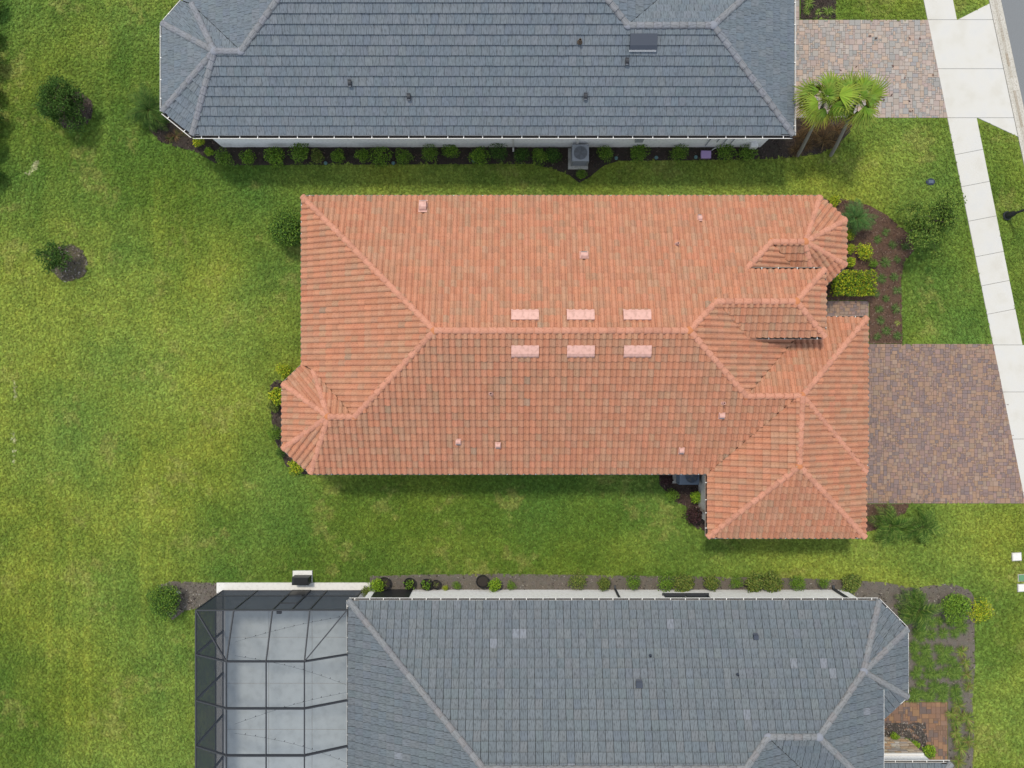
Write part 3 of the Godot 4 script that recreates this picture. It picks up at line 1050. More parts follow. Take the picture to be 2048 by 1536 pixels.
func plant_pot(px: float, py: float, r: float, h: float, label: String, plant: String) -> void:
	var p := spot(px, py, h)
	var o := thing("plant_pot", label, "plant pot", Vector3(p.x, 0.03, p.z), rng.randf() * TAU, "black plant pots by the white wall")
	var b := Build.new()
	var n := 22
	var prof := [Vector2(r * 0.74, 0.0), Vector2(r * 0.96, h - 0.04), Vector2(r * 1.03, h - 0.04), Vector2(r * 1.03, h), Vector2(r * 0.92, h), Vector2(r * 0.86, h - 0.10)]
	for i in prof.size() - 1:
		for s in n:
			var a := TAU * s / n; var c := TAU * (s + 1) / n
			var u: Vector2 = prof[i]; var w: Vector2 = prof[i + 1]
			b.quad(Vector3(cos(c) * u.x, u.y, sin(c) * u.x), Vector3(cos(a) * u.x, u.y, sin(a) * u.x), Vector3(cos(a) * w.x, w.y, sin(a) * w.x), Vector3(cos(c) * w.x, w.y, sin(c) * w.x))
	part(o, "pot", b, M.black_plastic)
	var e := Build.new()
	e.disc(Vector3(0, h - 0.08, 0), r * 0.88, 18)
	part(o, "soil", e, M.soil)
	if plant == "leafy":
		part(o, "plant", leafy("pot_leaf_%d" % (rng.randi() % 3), Vector3(0.5, 0.6, 0.5), 60, 0.3, GREEN), M.leaf, Transform3D(Basis.from_scale(Vector3.ONE * r * 1.7), Vector3(0, h - 0.1, 0)))
	elif plant == "twigs":
		part(o, "plant", blade_mesh("pot_twigs", 16, 1.0, 0.03, 0.6, OLIVE), M.leaf, Transform3D(Basis.from_scale(Vector3.ONE * r), Vector3(0, h - 0.09, 0)))

# ---------------------------------------------------------------- the scene
func _ready() -> void:
	rng.seed = 20240611
	var cam := Camera3D.new()
	cam.name = "camera"
	cam.fov = rad_to_deg(2.0 * atan(768.0 / FOCAL))
	cam.position = Vector3(0, EYE, 0)
	cam.basis = Basis(Vector3(1, 0, 0), Vector3(0, 0, -1), Vector3(0, 1, 0))
	cam.far = 600.0
	add_child(cam)
	var env := Environment.new()
	env.background_mode = Environment.BG_SKY
	var sky := ProceduralSkyMaterial.new()
	sky.sky_top_color = Color(0.71, 0.79, 0.91).linear_to_srgb()
	sky.sky_horizon_color = Color(0.79, 0.84, 0.91).linear_to_srgb()
	sky.ground_bottom_color = Color(0.16, 0.18, 0.12).linear_to_srgb()
	sky.ground_horizon_color = Color(0.4, 0.42, 0.38).linear_to_srgb()
	sky.sky_curve = 0.2
	sky.sun_angle_max = 4.0
	env.sky = Sky.new()
	env.sky.sky_material = sky
	env.tonemap_mode = Environment.TONE_MAPPER_LINEAR
	env.tonemap_exposure = 1.24
	env.sdfgi_enabled = true
	env.ssao_enabled = true
	env.ssil_enabled = true
	var we := WorldEnvironment.new()
	we.name = "daylight"
	we.environment = env
	add_child(we)
	var sun := DirectionalLight3D.new()
	sun.name = "sun"
	sun.light_energy = 0.80
	sun.light_color = Color(1.0, 0.955, 0.88)
	sun.light_angular_distance = 8.0
	sun.shadow_enabled = true
	sun.basis = Basis.looking_at(Vector3(0.24, -1.0, 0.47).normalized(), Vector3.UP)
	add_child(sun)

	n_big = noise_of(11, 0.055, 3)
	n_mid = noise_of(12, 0.33, 3)
	n_fine = noise_of(13, 1.7, 3)
	mask.resize(MX * MZ)
	materials()
	print("houses")
	orange_house()
	gable_house()
	patio_house()
	print("paving")
	street()
	drives()
	beds()
	enclosure()
	print("plants")
	plants()
	small_things()
	print("turf")
	lawn()
	print("done")

func materials() -> void:
	mat("felt", Color(0.035, 0.030, 0.028), 0.95)
	var streak := noise_tex(3, 0.022, [Color(0.52, 0.52, 0.52), Color(0.84, 0.83, 0.82), Color(1, 1, 1), Color(1.0, 0.99, 0.97)], 4, 512)
	var clay := mat("clay_tile", Color.WHITE, 0.88, null, 1.0, true)
	clay.albedo_texture = noise_tex(4, 0.03, [Color(0.38, 0.34, 0.32), Color(0.84, 0.82, 0.80), Color(1, 0.98, 0.96), Color(1, 1, 1), Color(1, 0.94, 0.90)], 4, 512)
	var slate := mat("slate_tile", Color.WHITE, 0.72, null, 1.0, true)
	slate.albedo_texture = streak
	mat("mortar", Color(0.60, 0.235, 0.105), 0.9, noise_tex(6, 0.04, [grey(0.8), grey(1.0)]), 3.0)
	mat("grey_mortar", Color(0.27, 0.29, 0.34), 0.9, noise_tex(6, 0.04, [grey(0.8), grey(1.0)]), 3.0)
	mat("pink_metal", Color(0.70, 0.415, 0.355), 0.5, noise_tex(22, 0.012, [Color(0.72, 0.70, 0.68), Color(0.95, 0.95, 0.95), Color(1, 1, 1)], 5), 0.8)
	mat("blue_metal", Color(0.052, 0.064, 0.090), 0.45)
	mat("dark_metal", Color(0.018, 0.018, 0.02), 0.6)
	mat("white_metal", Color(0.74, 0.74, 0.73), 0.4)
	mat("tan_metal", Color(0.30, 0.25, 0.22), 0.5)
	mat("hanger", Color(0.82, 0.82, 0.80), 0.4)
	mat("bronze_metal", Color(0.045, 0.050, 0.060), 0.6)
	mat("stucco_white", Color(1.02, 1.03, 1.05), 0.92, noise_tex(8, 0.03, [grey(0.86), grey(0.98), grey(1.0)]), 0.35)
	mat("stucco_cream", Color(0.58, 0.56, 0.52), 0.92, noise_tex(8, 0.03, [grey(0.86), grey(0.98), grey(1.0)]), 0.35)
	mat("white_trim", Color(0.78, 0.78, 0.77), 0.5)
	var glass := mat("window_glass", Color(0.035, 0.042, 0.05), 0.08)
	glass.metallic_specular = 0.6
	mat("concrete", Color(0.62, 0.61, 0.58), 0.9, noise_tex(9, 0.006, [Color(0.94, 0.93, 0.90), Color(0.985, 0.98, 0.97), Color(1, 1, 1), Color(0.97, 0.98, 1.0)], 6, 1024), 0.12)
	mat("concrete_old", Color(0.46, 0.45, 0.42), 0.92, noise_tex(10, 0.02, [grey(0.7), grey(0.95), grey(1.0)], 5), 0.5)
	mat("slab_white", Color(0.78, 0.775, 0.75), 0.85, noise_tex(10, 0.02, [grey(0.86), grey(0.98), grey(1.0)], 5), 0.4)
	mat("patio", Color(0.575, 0.635, 0.67), 0.9, noise_tex(15, 0.008, [Color(0.86, 0.86, 0.85), Color(0.96, 0.96, 0.96), Color(1, 1, 1)], 6, 1024), 0.2)
	mat("asphalt", Color(0.235, 0.25, 0.265), 0.95, noise_tex(16, 0.09, [grey(0.6), grey(0.9), grey(1.0)], 5), 0.6)
	mat("kerb", Color.WHITE, 0.92, noise_tex(17, 0.03, [Color(0.62, 0.59, 0.54), Color(0.92, 0.91, 0.88), Color(1, 1, 1)], 5), 0.7, true)
	mat("paver", Color.WHITE, 0.9, noise_tex(18, 0.05, [grey(0.72), grey(0.95), grey(1.0), Color(1, 0.97, 0.93)], 5), 1.6, true)
	mat("paver_sand", Color(0.20, 0.17, 0.14), 0.95)
	mat("mulch", Color.WHITE, 0.97, noise_tex(19, 0.06, [grey(0.22), grey(0.75), Color(1, 0.97, 0.94), Color(1.0, 0.92, 0.85)], 5), 0.9, true)
	mat("chip", Color.WHITE, 0.95, null, 1.0, true)
	mat("soil", Color(0.04, 0.034, 0.03), 0.98)
	mat("bark", Color(0.11, 0.085, 0.065), 0.95)
	mat("palm_bark", Color(0.27, 0.255, 0.21), 0.95, noise_tex(20, 0.06, [grey(0.55), grey(0.9), grey(1.0)]), 2.2)
	var leaf := mat("leaf", Color.WHITE, 0.75, null, 1.0, true)
	leaf.metallic_specular = 0.22
	leaf.backlight_enabled = true
	leaf.backlight = Color(0.035, 0.05, 0.01)
	var turf := mat("turf_blade", Color.WHITE, 0.75, null, 1.0, true)
	turf.albedo_color = Color.WHITE
	turf.metallic_specular = 0.2
	mat("black_plastic", Color(0.015, 0.016, 0.018), 0.45)
	mat("fan_grey", Color(0.16, 0.17, 0.18), 0.5)
	mat("ac_steel", Color(0.20, 0.215, 0.24), 0.45)
	mat("ac_lid", Color(0.30, 0.32, 0.35), 0.45)
	mat("ac_blue", Color(0.10, 0.13, 0.18), 0.4)
	mat("ac_blue_lid", Color(0.15, 0.19, 0.25), 0.4)
	mat("graphite", Color(0.028, 0.030, 0.034), 0.4)
	mat("lavender", Color(0.42, 0.30, 0.55), 0.6)
	mat("teal", Color(0.12, 0.22, 0.22), 0.6)
	mat("valve_blue", Color(0.025, 0.035, 0.07), 0.5)
	mat("green_plastic", Color(0.12, 0.27, 0.14), 0.5)
	mat("black_paint", Color(0.018, 0.02, 0.024), 0.35)
	mat("stone", Color.WHITE, 0.9, noise_tex(21, 0.05, [grey(0.7), grey(0.95), grey(1.0)]), 2.5, true)
	for q in [["screen_fine", 0.30], ["screen_dense", 0.82]]:
		var s := mat(q[0], Color(0.045, 0.056, 0.078), 0.8)
		s.transparency = BaseMaterial3D.TRANSPARENCY_ALPHA
		s.albedo_color.a = q[1]

func style_clay() -> Dictionary:
	return {"barrel": true, "width": 0.254, "exposure": 0.328, "thick": 0.064, "uv": Vector2(2.6, 0.55), "bond": false, "material": M.clay_tile,
		"colors": [Color(0.528, 0.242, 0.150), Color(0.460, 0.272, 0.178), Color(0.40, 0.26, 0.18)], "odd": 0.003, "vary": 0.085,
		"key": "clay_cap", "cap_w": 0.145, "cap_h": 0.125, "cap_up": 0.02, "cap_color": Color(0.56, 0.272, 0.186)}

func style_slate(bond: bool, a: Color, b: Color, key: String) -> Dictionary:
	return {"barrel": false, "width": 0.318, "exposure": 0.395, "thick": 0.066, "uv": Vector2(1.5, 0.30), "bond": bond, "gap": 0.005 if bond else 0.009, "material": M.slate_tile,
		"colors": [a, b, Color(0.215, 0.238, 0.275)], "odd": 0.0 if bond else 0.012, "vary": 0.045,
		"key": key, "cap_w": 0.15, "cap_h": 0.115, "cap_up": 0.012, "cap_color": Color(0.222, 0.236, 0.268)}

# the orange house in the middle
func orange_house() -> void:
	var o := thing("house", "single-storey house with an orange barrel-tile hip roof between two grey-roofed houses", "house")
	var N := plane_up(0, -8.18, 0, 1); var S := plane_up(0, 3.88, 0, -1)
	var W := plane_up(-9.15, 0, 1, 0); var E := plane_up(13.16, 0, -1, 0)
	var GN := plane_up(0, -2.89, 0, 1); var GE := plane_up(15.5, 0, -1, 0); var GE2 := plane_up(15.42, 0, -1, 0); var GW := plane_up(8.56, 0, 1, 0)
	var TS := plane_up(0, -1.98, 0, -1, 4.317); var TE := plane_up(13.04, 0, -1, 0, 4.317)
	var r1 := meet(N, S, W); var r2 := meet(N, S, E)
	var j1 := meet(S, E, GN); var j2 := meet(S, GN, GE); var j3 := meet(S, GN, GW)
	var t1 := meet(N, TS, E); var t2 := meet(N, TS, TE)
	# bay by the street
	var BS := plane_up(0, -6.04, 0, -1, high(N, 0, -6.04))
	var ap := Vector2(12.45, -6.04); var ap3 := on(N, ap)
	var e1 := Vector2(13.45, -8.18); var e2 := Vector2(14.57, -7.18); var e3 := Vector2(14.57, -5.21); var e4 := Vector2(13.7, -4.36)
	var f3 := func(q: Vector2) -> Vector3: return Vector3(q.x, EAVE, q.y)
	var BNE := plane_3(ap3, f3.call(e1), f3.call(e2)); var BE := plane_3(ap3, f3.call(e2), f3.call(e3)); var BSE := plane_3(ap3, f3.call(e3), f3.call(e4))
	var hh := meet(N, BS, E)
	var tn := line_z(N, E, -4.78)
	var vb := line_z(BS, E, -4.42); var vs := line_z(BS, BSE, -4.42)
	var vg := line_z(E, GN, -2.6)
	# bay by the lawn
	var aw := Vector2(-7.77, 1.38); var aw3 := on(S, aw)
	var WN := plane_up(0, 1.38, 0, 1, aw3.y)
	var w1 := Vector2(-8.80, 3.88); var w2 := Vector2(-10.0, 2.82); var w3 := Vector2(-10.0, 0.0); var w4 := Vector2(-9.15, -0.83)
	var BSW := plane_3(aw3, f3.call(w1), f3.call(w2)); var BW := plane_3(aw3, f3.call(w2), f3.call(w3)); var BNW := plane_3(aw3, f3.call(w3), f3.call(w4))
	var v0 := meet(S, WN, W); var vn := meet(WN, W, BNW)
	# garage wing
	var g2 := Vector2(11.99, 3.42); var g23 := on(GW, g2)
	var GS := plane_3(g23, Vector3(8.56, EAVE, 6.68), Vector3(15.42, EAVE, 6.68))
	var faces := [
		[N, PackedVector2Array([Vector2(-9.15, -8.18), e1, ap, hh, tn, Vector2(13.04, -4.78), t2, t1, r2, r1]), true],
		[S, PackedVector2Array([w1, Vector2(8.56, 3.88), j3, j1, r2, r1, v0, aw]), true],
		[W, PackedVector2Array([Vector2(-9.15, -8.18), r1, v0, vn, w4]), true],
		[E, PackedVector2Array([r2, j1, vg, Vector2(12.84, -4.3), vb, hh]), false],
		[GN, PackedVector2Array([j1, j2, Vector2(15.5, -2.89), Vector2(12.95, -2.89), vg]), false],
		[GE, PackedVector2Array([j2, Vector2(15.5, -2.89), Vector2(15.5, 3.88)]), false],
		[GE2, PackedVector2Array([Vector2(11.99, 0.45), Vector2(15.42, 3.88), Vector2(15.42, 6.68), g2]), false],
		[GW, PackedVector2Array([Vector2(8.56, 3.88), j3, Vector2(12.06, 0.5), Vector2(12.02, 3.42), Vector2(8.56, 6.68)]), false],
		[GS, PackedVector2Array([Vector2(8.56, 6.68), g2, Vector2(15.42, 6.68)]), false],
		[TS, PackedVector2Array([t1, t2, Vector2(13.04, -1.98), line_z(TS, E, -1.98)]), false],
		[TE, PackedVector2Array([t2, Vector2(13.04, -4.78), Vector2(13.04, -1.98)]), false],
		[BS, PackedVector2Array([ap, hh, vb, vs]), false],
		[BNE, PackedVector2Array([ap, e1, e2]), false], [BE, PackedVector2Array([ap, e2, e3]), false],
		[BSE, PackedVector2Array([ap, e3, e4, vs]), false],
		[BSW, PackedVector2Array([aw, w1, w2]), false], [BW, PackedVector2Array([aw, w2, w3]), false],
		[BNW, PackedVector2Array([aw, w3, w4, vn]), false], [WN, PackedVector2Array([aw, v0, vn]), false],
	]
	var st := style_clay()
	var roof := tile_roof(o, faces, st)
	var runs := [[on(N, r1), on(N, r2)], [f3.call(Vector2(-9.15, -8.18)), on(N, r1)], [on(S, v0), on(N, r1)], [aw3, on(S, v0)],
		[f3.call(w1), aw3], [f3.call(w2), aw3], [f3.call(w3), aw3], [on(BNW, vn), aw3],
		[on(N, t1), on(N, r2)], [on(N, t1), on(N, t2)], [on(N, Vector2(13.04, -4.78)), on(N, t2)], [on(TE, Vector2(13.04, -1.98)), on(N, t2)],
		[on(S, j1), on(N, r2)], [on(S, j1), on(S, j2)], [f3.call(Vector2(15.5, -2.89)), on(S, j2)], [f3.call(Vector2(15.46, 3.84)), on(S, j2)],
		[g23, on(S, j2)], [f3.call(Vector2(8.56, 6.68)), g23], [f3.call(Vector2(15.42, 6.68)), g23],
		[on(N, hh), on(N, tn)], [on(N, hh), ap3], [f3.call(e1), ap3], [f3.call(e2), ap3], [f3.call(e3), ap3], [on(BS, vs), ap3]]
	for r in runs:
		caps(roof, r[0], r[1], st)
	for q in [on(N, r1), on(N, r2), on(S, j2), g23, ap3, aw3, on(N, t1), on(N, t2), on(N, hh), on(S, j1), on(S, v0)]:
		knob(roof, q, 0.17, M.mortar)
	var ring := PackedVector2Array([Vector2(-9.15, -8.18), e1, e2, e3, e4, Vector2(12.2, -4.36), Vector2(12.2, -2.89), Vector2(15.5, -2.89), Vector2(15.5, 3.88), Vector2(15.42, 3.88), Vector2(15.42, 6.68), Vector2(8.56, 6.68), Vector2(8.56, 3.88), w1, w2, w3, w4])
	shell(o, ring, 0.36, 2.74, M.stucco_cream)
	var tw := Build.new()
	for z in [-4.42, -2.32]:
		tw.box(Transform3D(Basis.IDENTITY, Vector3(10.9, 3.3, z)), Vector3(3.7, 1.5, 0.2))
	tw.box(Transform3D(Basis.IDENTITY, Vector3(12.66, 3.75, -3.37)), Vector3(0.2, 0.75, 1.9))
	part(o, "entry_wall", tw, M.stucco_cream)
	for z in [-4.36, -2.38]:
		var c := Build.new()
		c.box(Transform3D(Basis.IDENTITY, Vector3(12.58, 1.3, z)), Vector3(0.36, 2.62, 0.36))
		part(o, "column", c, M.stucco_cream)
	for g in [[Vector2(-9.15, -8.18), e1], [e1, e2], [e2, e3], [e3, e4], [Vector2(13.1, -2.89), Vector2(15.5, -2.89)], [Vector2(15.5, -2.89), Vector2(15.5, 3.86)], [Vector2(15.42, 4.02), Vector2(15.42, 6.68)], [Vector2(15.42, 6.68), Vector2(8.56, 6.68)], [Vector2(8.56, 6.68), Vector2(8.56, 4.02)], [Vector2(8.44, 3.88), w1], [w1, w2], [w2, w3], [w3, w4], [w4, Vector2(-9.15, -8.18)]]:
		gutter(o, g[0], g[1], EAVE + 0.0, M.tan_metal, 0.10, 0.62)
	gutter(o, Vector2(13.04, -1.98), line_z(TS, E, -1.98), 4.317, M.tan_metal, 0.11, 0.6)
	gutter(o, line_z(N, E, -4.78) + Vector2(0.3, 0), Vector2(13.04, -4.78), 4.317, M.tan_metal, 0.11, 0.6)
	gutter(o, Vector2(13.04, -4.78), Vector2(13.04, -1.98), 4.317, M.tan_metal, 0.11, 0.6)
	downspout(o, 8.92, 5.9, Vector2(-1, 0), 2.76, M.tan_metal)
	# vents: six long hoods beside the ridge, bent hoods and pipes over the slopes
	for px in [1050, 1161, 1274]:
		var a := spot(px, 633, 5.25); hood_vent(o, N, a.x, a.z, 1.12, 0.42, 0.07, M.pink_metal)
		var b := spot(px, 699, 5.1); hood_vent(o, S, b.x, b.z, 1.12, 0.46, 0.07, M.pink_metal)
	for q in [[847, 417, N, 0.30, 0.55, 3.1], [1397, 441, N, 0.17, 0.28, 3.3], [1167, 515, N, 0.30, 0.30, 4.0], [917, 880, S, 0.2, 0.26, 3.5], [996, 887, S, 0.2, 0.26, 3.5], [1442, 828, S, 0.22, 0.26, 4.0], [1362, 898, S, 0.2, 0.28, 3.4]]:
		var a := spot(q[0], q[1], q[5])
		goose_vent(o, q[2], a.x, a.z, q[3], q[4], M.pink_metal)
	for q in [[1352, 490, N, 3.8], [982, 787, S, 4.4], [1444, 806, S, 4.2]]:
		var a := spot(q[0], q[1], q[3])
		pipe_vent(o, q[2], a.x, a.z, 0.055, 0.3, M.pink_metal)
	# the ground under its roof carries no turf
	block(PackedVector2Array([Vector2(9, -4.5), Vector2(13, -4.5), Vector2(13, -2.5), Vector2(9, -2.5)]))

# the grey house with the palms at its drive
func gable_house() -> void:
	var o := thing("house", "grey slate-tiled house with white gutters along a shrub bed and palms at its drive", "house")
	var S := plane_up(0, -10.91, 0, -1); var E := plane_up(12.29, 0, -1, 0)
	var N := plane_up(0, -22.9, 0, 1)
	var rz := -14.86; var rh := high(S, 0, rz)
	var FN := plane_up(0, rz, 0, 1, rh); var E2 := plane_up(4.79, 0, -1, 0, rh)
	var a := Vector2(-12.49, -13.96); var a3 := on(S, a)
	var W := plane_up(-11.37, 0, 1, 0, a3.y); var WN := plane_up(0, -13.96, 0, 1, a3.y)
	var f3 := func(q: Vector2) -> Vector3: return Vector3(q.x, EAVE, q.y)
	var w1 := Vector2(-13.99, -10.91); var w2 := Vector2(-15.28, -11.96); var w3 := Vector2(-15.28, -15.77); var w4 := Vector2(-14.42, -16.75)
	var BSW := plane_3(a3, f3.call(w1), f3.call(w2)); var BW := plane_3(a3, f3.call(w2), f3.call(w3)); var BNW := plane_3(a3, f3.call(w3), f3.call(w4))
	var r1 := meet(S, N, W); var r2 := meet(S, N, E2)
	var v0 := meet(S, WN, W); var vn := meet(WN, W, BNW)
	var c1 := Vector2(4.79, rz); var c2 := meet(S, FN, E)
	var faces := [
		[S, PackedVector2Array([w1, Vector2(12.29, -10.91), c2, c1, r2, r1, v0, a]), true],
		[E, PackedVector2Array([Vector2(12.29, -10.91), c2, meet(FN, E, plane_up(0, 0, 0, 1, EAVE, 0.0))]), false],
		[FN, PackedVector2Array([c1, c2, Vector2(12.29, -18.81), Vector2(8.74, -18.81)]), false],
		[E2, PackedVector2Array([c1, r2, Vector2(8.74, -22.9), Vector2(8.74, -18.81)]), false],
		[N, PackedVector2Array([r1, r2, Vector2(8.74, -22.9), Vector2(-14.42, -22.9)]), false],
		[W, PackedVector2Array([v0, r1, Vector2(-14.42, -22.9), w4, vn]), false],
		[BSW, PackedVector2Array([a, w1, w2]), false], [BW, PackedVector2Array([a, w2, w3]), false],
		[BNW, PackedVector2Array([a, w3, w4, vn]), false], [WN, PackedVector2Array([a, v0, vn]), false]]
	faces[1][1] = PackedVector2Array([Vector2(12.29, -10.91), c2, Vector2(12.29, -18.81)])
	var st := style_slate(true, Color(0.154, 0.188, 0.226), Color(0.176, 0.206, 0.236), "slate_cap_a")
	var roof := tile_roof(o, faces, st)
	for r in [[a3, on(S, v0)], [on(S, v0), on(S, r1)], [f3.call(w1), a3], [f3.call(w2), a3], [f3.call(w3), a3], [on(BNW, vn), a3], [on(S, c1), on(S, r2)], [on(S, c1), on(S, c2)], [f3.call(Vector2(12.29, -10.91)), on(S, c2)], [f3.call(Vector2(12.29, -18.81)), on(S, c2)], [on(S, r1), on(S, r2)]]:
		caps(roof, r[0], r[1], st)
	for q in [a3, on(S, v0), on(S, c1), on(S, c2)]:
		knob(roof, q, 0.18, M.grey_mortar)
	var ring := PackedVector2Array([w1, w2, w3, w4, Vector2(-14.42, -22.9), Vector2(8.74, -22.9), Vector2(8.74, -18.81), Vector2(12.29, -18.81), Vector2(12.29, -10.91)])
	shell(o, ring, 0.42, 2.74, M.stucco_white)
	for g in [[Vector2(12.29, -10.91), w1], [w1, w2], [w2, w3], [w3, w4], [Vector2(12.29, -18.81), Vector2(12.29, -10.91)]]:
		gutter(o, g[0], g[1], EAVE, M.white_metal, 0.155, 0.8)
	var wz := -11.33
	wall_window(o, 0.95, 1.75, 1.75, 2.5, wz, 1)
	downspout(o, 0.06, wz, Vector2(0, 1), 2.76, M.white_metal)
	downspout(o, 3.05, wz, Vector2(0, 1), 2.76, M.white_metal, 0.1)
	var mb := Build.new()
	mb.bevel_box(Transform3D(Basis.IDENTITY, Vector3(5.85, 1.5, wz + 0.09)), Vector3(0.36, 0.62, 0.18), 0.02)
	part(o, "meter_box", mb, M.ac_lid)
	var cb := Build.new()
	cb.tube([Vector3(5.0, 1.55, wz + 0.04), Vector3(5.65, 1.5, wz + 0.04)], [0.02, 0.02], 6)
	cb.tube([Vector3(4.98, 1.55, wz + 0.01), Vector3(4.98, 1.55, wz + 0.09)], [0.07, 0.06], 10)
	part(o, "cable", cb, M.ac_steel)
	for q in [[9.15, 0.4, 1.9], [9.55, 0.9, 2.0], [9.9, 0.5, 1.6], [10.25, 0.6, 2.1]]:
		var p := Build.new()
		p.tube([Vector3(q[0], q[1], wz + 0.05), Vector3(q[0], q[2], wz + 0.05), Vector3(q[0] + 0.28, q[2], wz + 0.05)], [0.025, 0.025, 0.025], 7)
		part(o, "pipe", p, M.ac_lid)
	var hs := Build.new()
	hs.bevel_box(Transform3D(Basis.IDENTITY, Vector3(11.35, 0.6, wz + 0.12)), Vector3(0.34, 0.4, 0.24), 0.03)
	part(o, "hose_box", hs, M.white_trim)
	var v := spot(1286, 83, 4.35)
	hood_vent(o, S, v.x, v.z, 1.12, 0.62, 0.09, M.blue_metal)
	for q in [[702, 168, 3.6], [819, 195, 3.4], [1170, 194, 3.4], [1253, 123, 4.0]]:
		var p := spot(q[0], q[1], q[2])
		goose_vent(o, S, p.x, p.z, 0.13, 0.26, M.bronze_metal)
	var pp := spot(1160, 82, 4.5)
	pipe_vent(o, S, pp.x, pp.z, 0.06, 0.25, M.bark)

# the grey house with the screened patio
func patio_house() -> void:
	var o := thing("house", "grey slate-tiled house with a screened patio and scattered paler replacement tiles", "house")
	var N := plane_up(0, 9.48, 0, 1); var W := plane_up(-7.14, 0, 1, 0); var S := plane_up(0, 21.48, 0, -1)
	var rz := 14.42; var rh := high(N, 0, rz)
	var E := plane_up(12.54, 0, -1, 0, rh); var E2 := plane_up(10.45, 0, -1, 0, rh); var TS := plane_up(0, rz, 0, -1, rh)
	var c1 := Vector2(10.45, rz); var c2 := Vector2(12.54, rz)
	var a := line_z(N, E, 12.13); var a3 := on(N, a)
	var f3 := func(q: Vector2) -> Vector3: return Vector3(q.x, EAVE, q.y)
	var e1 := Vector2(16.05, 9.48); var e2 := Vector2(17.28, 10.73); var e3 := Vector2(17.28, 13.67); var e4 := Vector2(16.2, 14.65)
	var BNE := plane_3(a3, f3.call(e1), f3.call(e2)); var BE := plane_3(a3, f3.call(e2), f3.call(e3)); var BSE := plane_3(a3, f3.call(e3), f3.call(e4))
	var r1 := meet(N, S, W); var r2 := meet(N, S, E2)
	var eh := high(E, 15.85, 0)
	var GN := plane_up(0, 16.6, 0, 1); var GE := plane_up(19.2, 0, -1, 0)
	var gp := meet(GN, GE, plane_up(0, 19.4, 0, 1, high(GN, 0, 19.4), 0.0))
	gp = Vector2(16.4, 19.4)
	var faces := [
		[N, PackedVector2Array([Vector2(-7.14, 9.48), e1, a, c2, c1, r2, r1]), true],
		[W, PackedVector2Array([Vector2(-7.14, 9.48), r1, Vector2(-7.14, 21.48)]), true],
		[S, PackedVector2Array([r1, r2, Vector2(15.39, 21.48), Vector2(-7.14, 21.48)]), false],
		[E2, PackedVector2Array([r2, c1, Vector2(15.39, 19.36), Vector2(15.39, 21.48)]), false],
		[TS, PackedVector2Array([c1, c2, Vector2(15.85, 17.73), Vector2(13.76, 17.73)]), false],
		[E, PackedVector2Array([a, c2, Vector2(15.85, 17.73), Vector2(15.85, 13.0)]), false],
		[BNE, PackedVector2Array([a, e1, e2]), false], [BE, PackedVector2Array([a, e2, e3]), false],
		[BSE, PackedVector2Array([a, e3, e4, Vector2(15.5, 14.65), Vector2(15.2, 13.2)]), false],
		[GN, PackedVector2Array([Vector2(14.6, 16.6), Vector2(19.2, 16.6), gp, Vector2(14.6, 19.4)]), false],
		[GE, PackedVector2Array([Vector2(19.2, 16.6), gp, Vector2(16.4, 21.4), Vector2(19.2, 21.4)]), false]]
	var st := style_slate(false, Color(0.140, 0.168, 0.194), Color(0.162, 0.184, 0.204), "slate_cap_b")
	st.cap_color = Color(0.228, 0.234, 0.252)
	var roof := tile_roof(o, faces, st)
	for r in [[f3.call(Vector2(-7.14, 9.48)), on(N, r1)], [on(N, r1), on(N, r2)], [on(N, c1), on(N, r2)], [on(N, c1), on(N, c2)], [a3, on(N, c2)], [f3.call(e1), a3], [f3.call(e2), a3], [f3.call(e3), a3], [on(E, Vector2(15.85, 17.73)), on(N, c2)], [f3.call(Vector2(19.2, 16.6)), on(GN, gp)]]:
		caps(roof, r[0], r[1], st)
	for q in [a3, on(N, c1), on(N, c2)]:
		knob(roof, q, 0.18, M.grey_mortar)
	var ring := PackedVector2Array([Vector2(-7.14, 9.48), e1, e2, e3, e4, Vector2(15.7, 14.65), Vector2(15.7, 16.6), Vector2(19.2, 16.6), Vector2(19.2, 21.4), Vector2(-7.14, 21.4)])
	shell(o, ring, 0.36, 2.74, M.stucco_white)
	var tw := Build.new()
	tw.box(Transform3D(Basis.IDENTITY, Vector3(14.6, 2.95, 15.4)), Vector3(1.9, 0.75, 4.3))
	part(o, "entry_wall", tw, M.stucco_white)
	for g in [[Vector2(-7.14, 9.48), e1], [e1, e2], [e2, e3], [e3, e4], [Vector2(15.86, 16.6), Vector2(19.2, 16.6)], [Vector2(-7.14, 21.4), Vector2(-7.14, 9.48)]]:
		gutter(o, g[0], g[1], EAVE, M.white_metal, 0.11, 0.62)
	gutter(o, Vector2(15.85, 13.1), Vector2(15.85, 17.6), eh, M.white_metal, 0.11, 0.7)
	var wz := 9.84
	wall_window(o, 7.05, 9.1, 1.0, 2.15, wz, -1, 2, M.bronze_metal)
	wall_window(o, 1.2, 2.05, 1.95, 2.5, wz, -1)
	downspout(o, 4.92, wz, Vector2(0, -1), 2.76, M.bronze_metal, 0.09)
	downspout(o, 15.35, wz, Vector2(0, -1), 2.76, M.bronze_metal, 0.11)
	# the screened opening of the patio at the end of this wall, beside its white column
	var sc := Build.new()
	sc.box(Transform3D(Basis.IDENTITY, Vector3(-5.62, 1.25, wz - 0.012)), Vector3(1.75, 2.5, 0.03))
	part(o, "screened_opening", sc, M.graphite)
	var band := Build.new()
	band.bevel_box(Transform3D(Basis.IDENTITY, Vector3(17.25, 1.60, 16.90)), Vector3(3.06, 0.09, 0.10), 0.015)
	part(o, "wall_ledge", band, M.white_trim)
	# stone-clad foot of the garage wall: each stone on its own
	var cl := Node3D.new()
	cl.name = "stone_cladding"
	o.add_child(cl)
	var y := 0.0
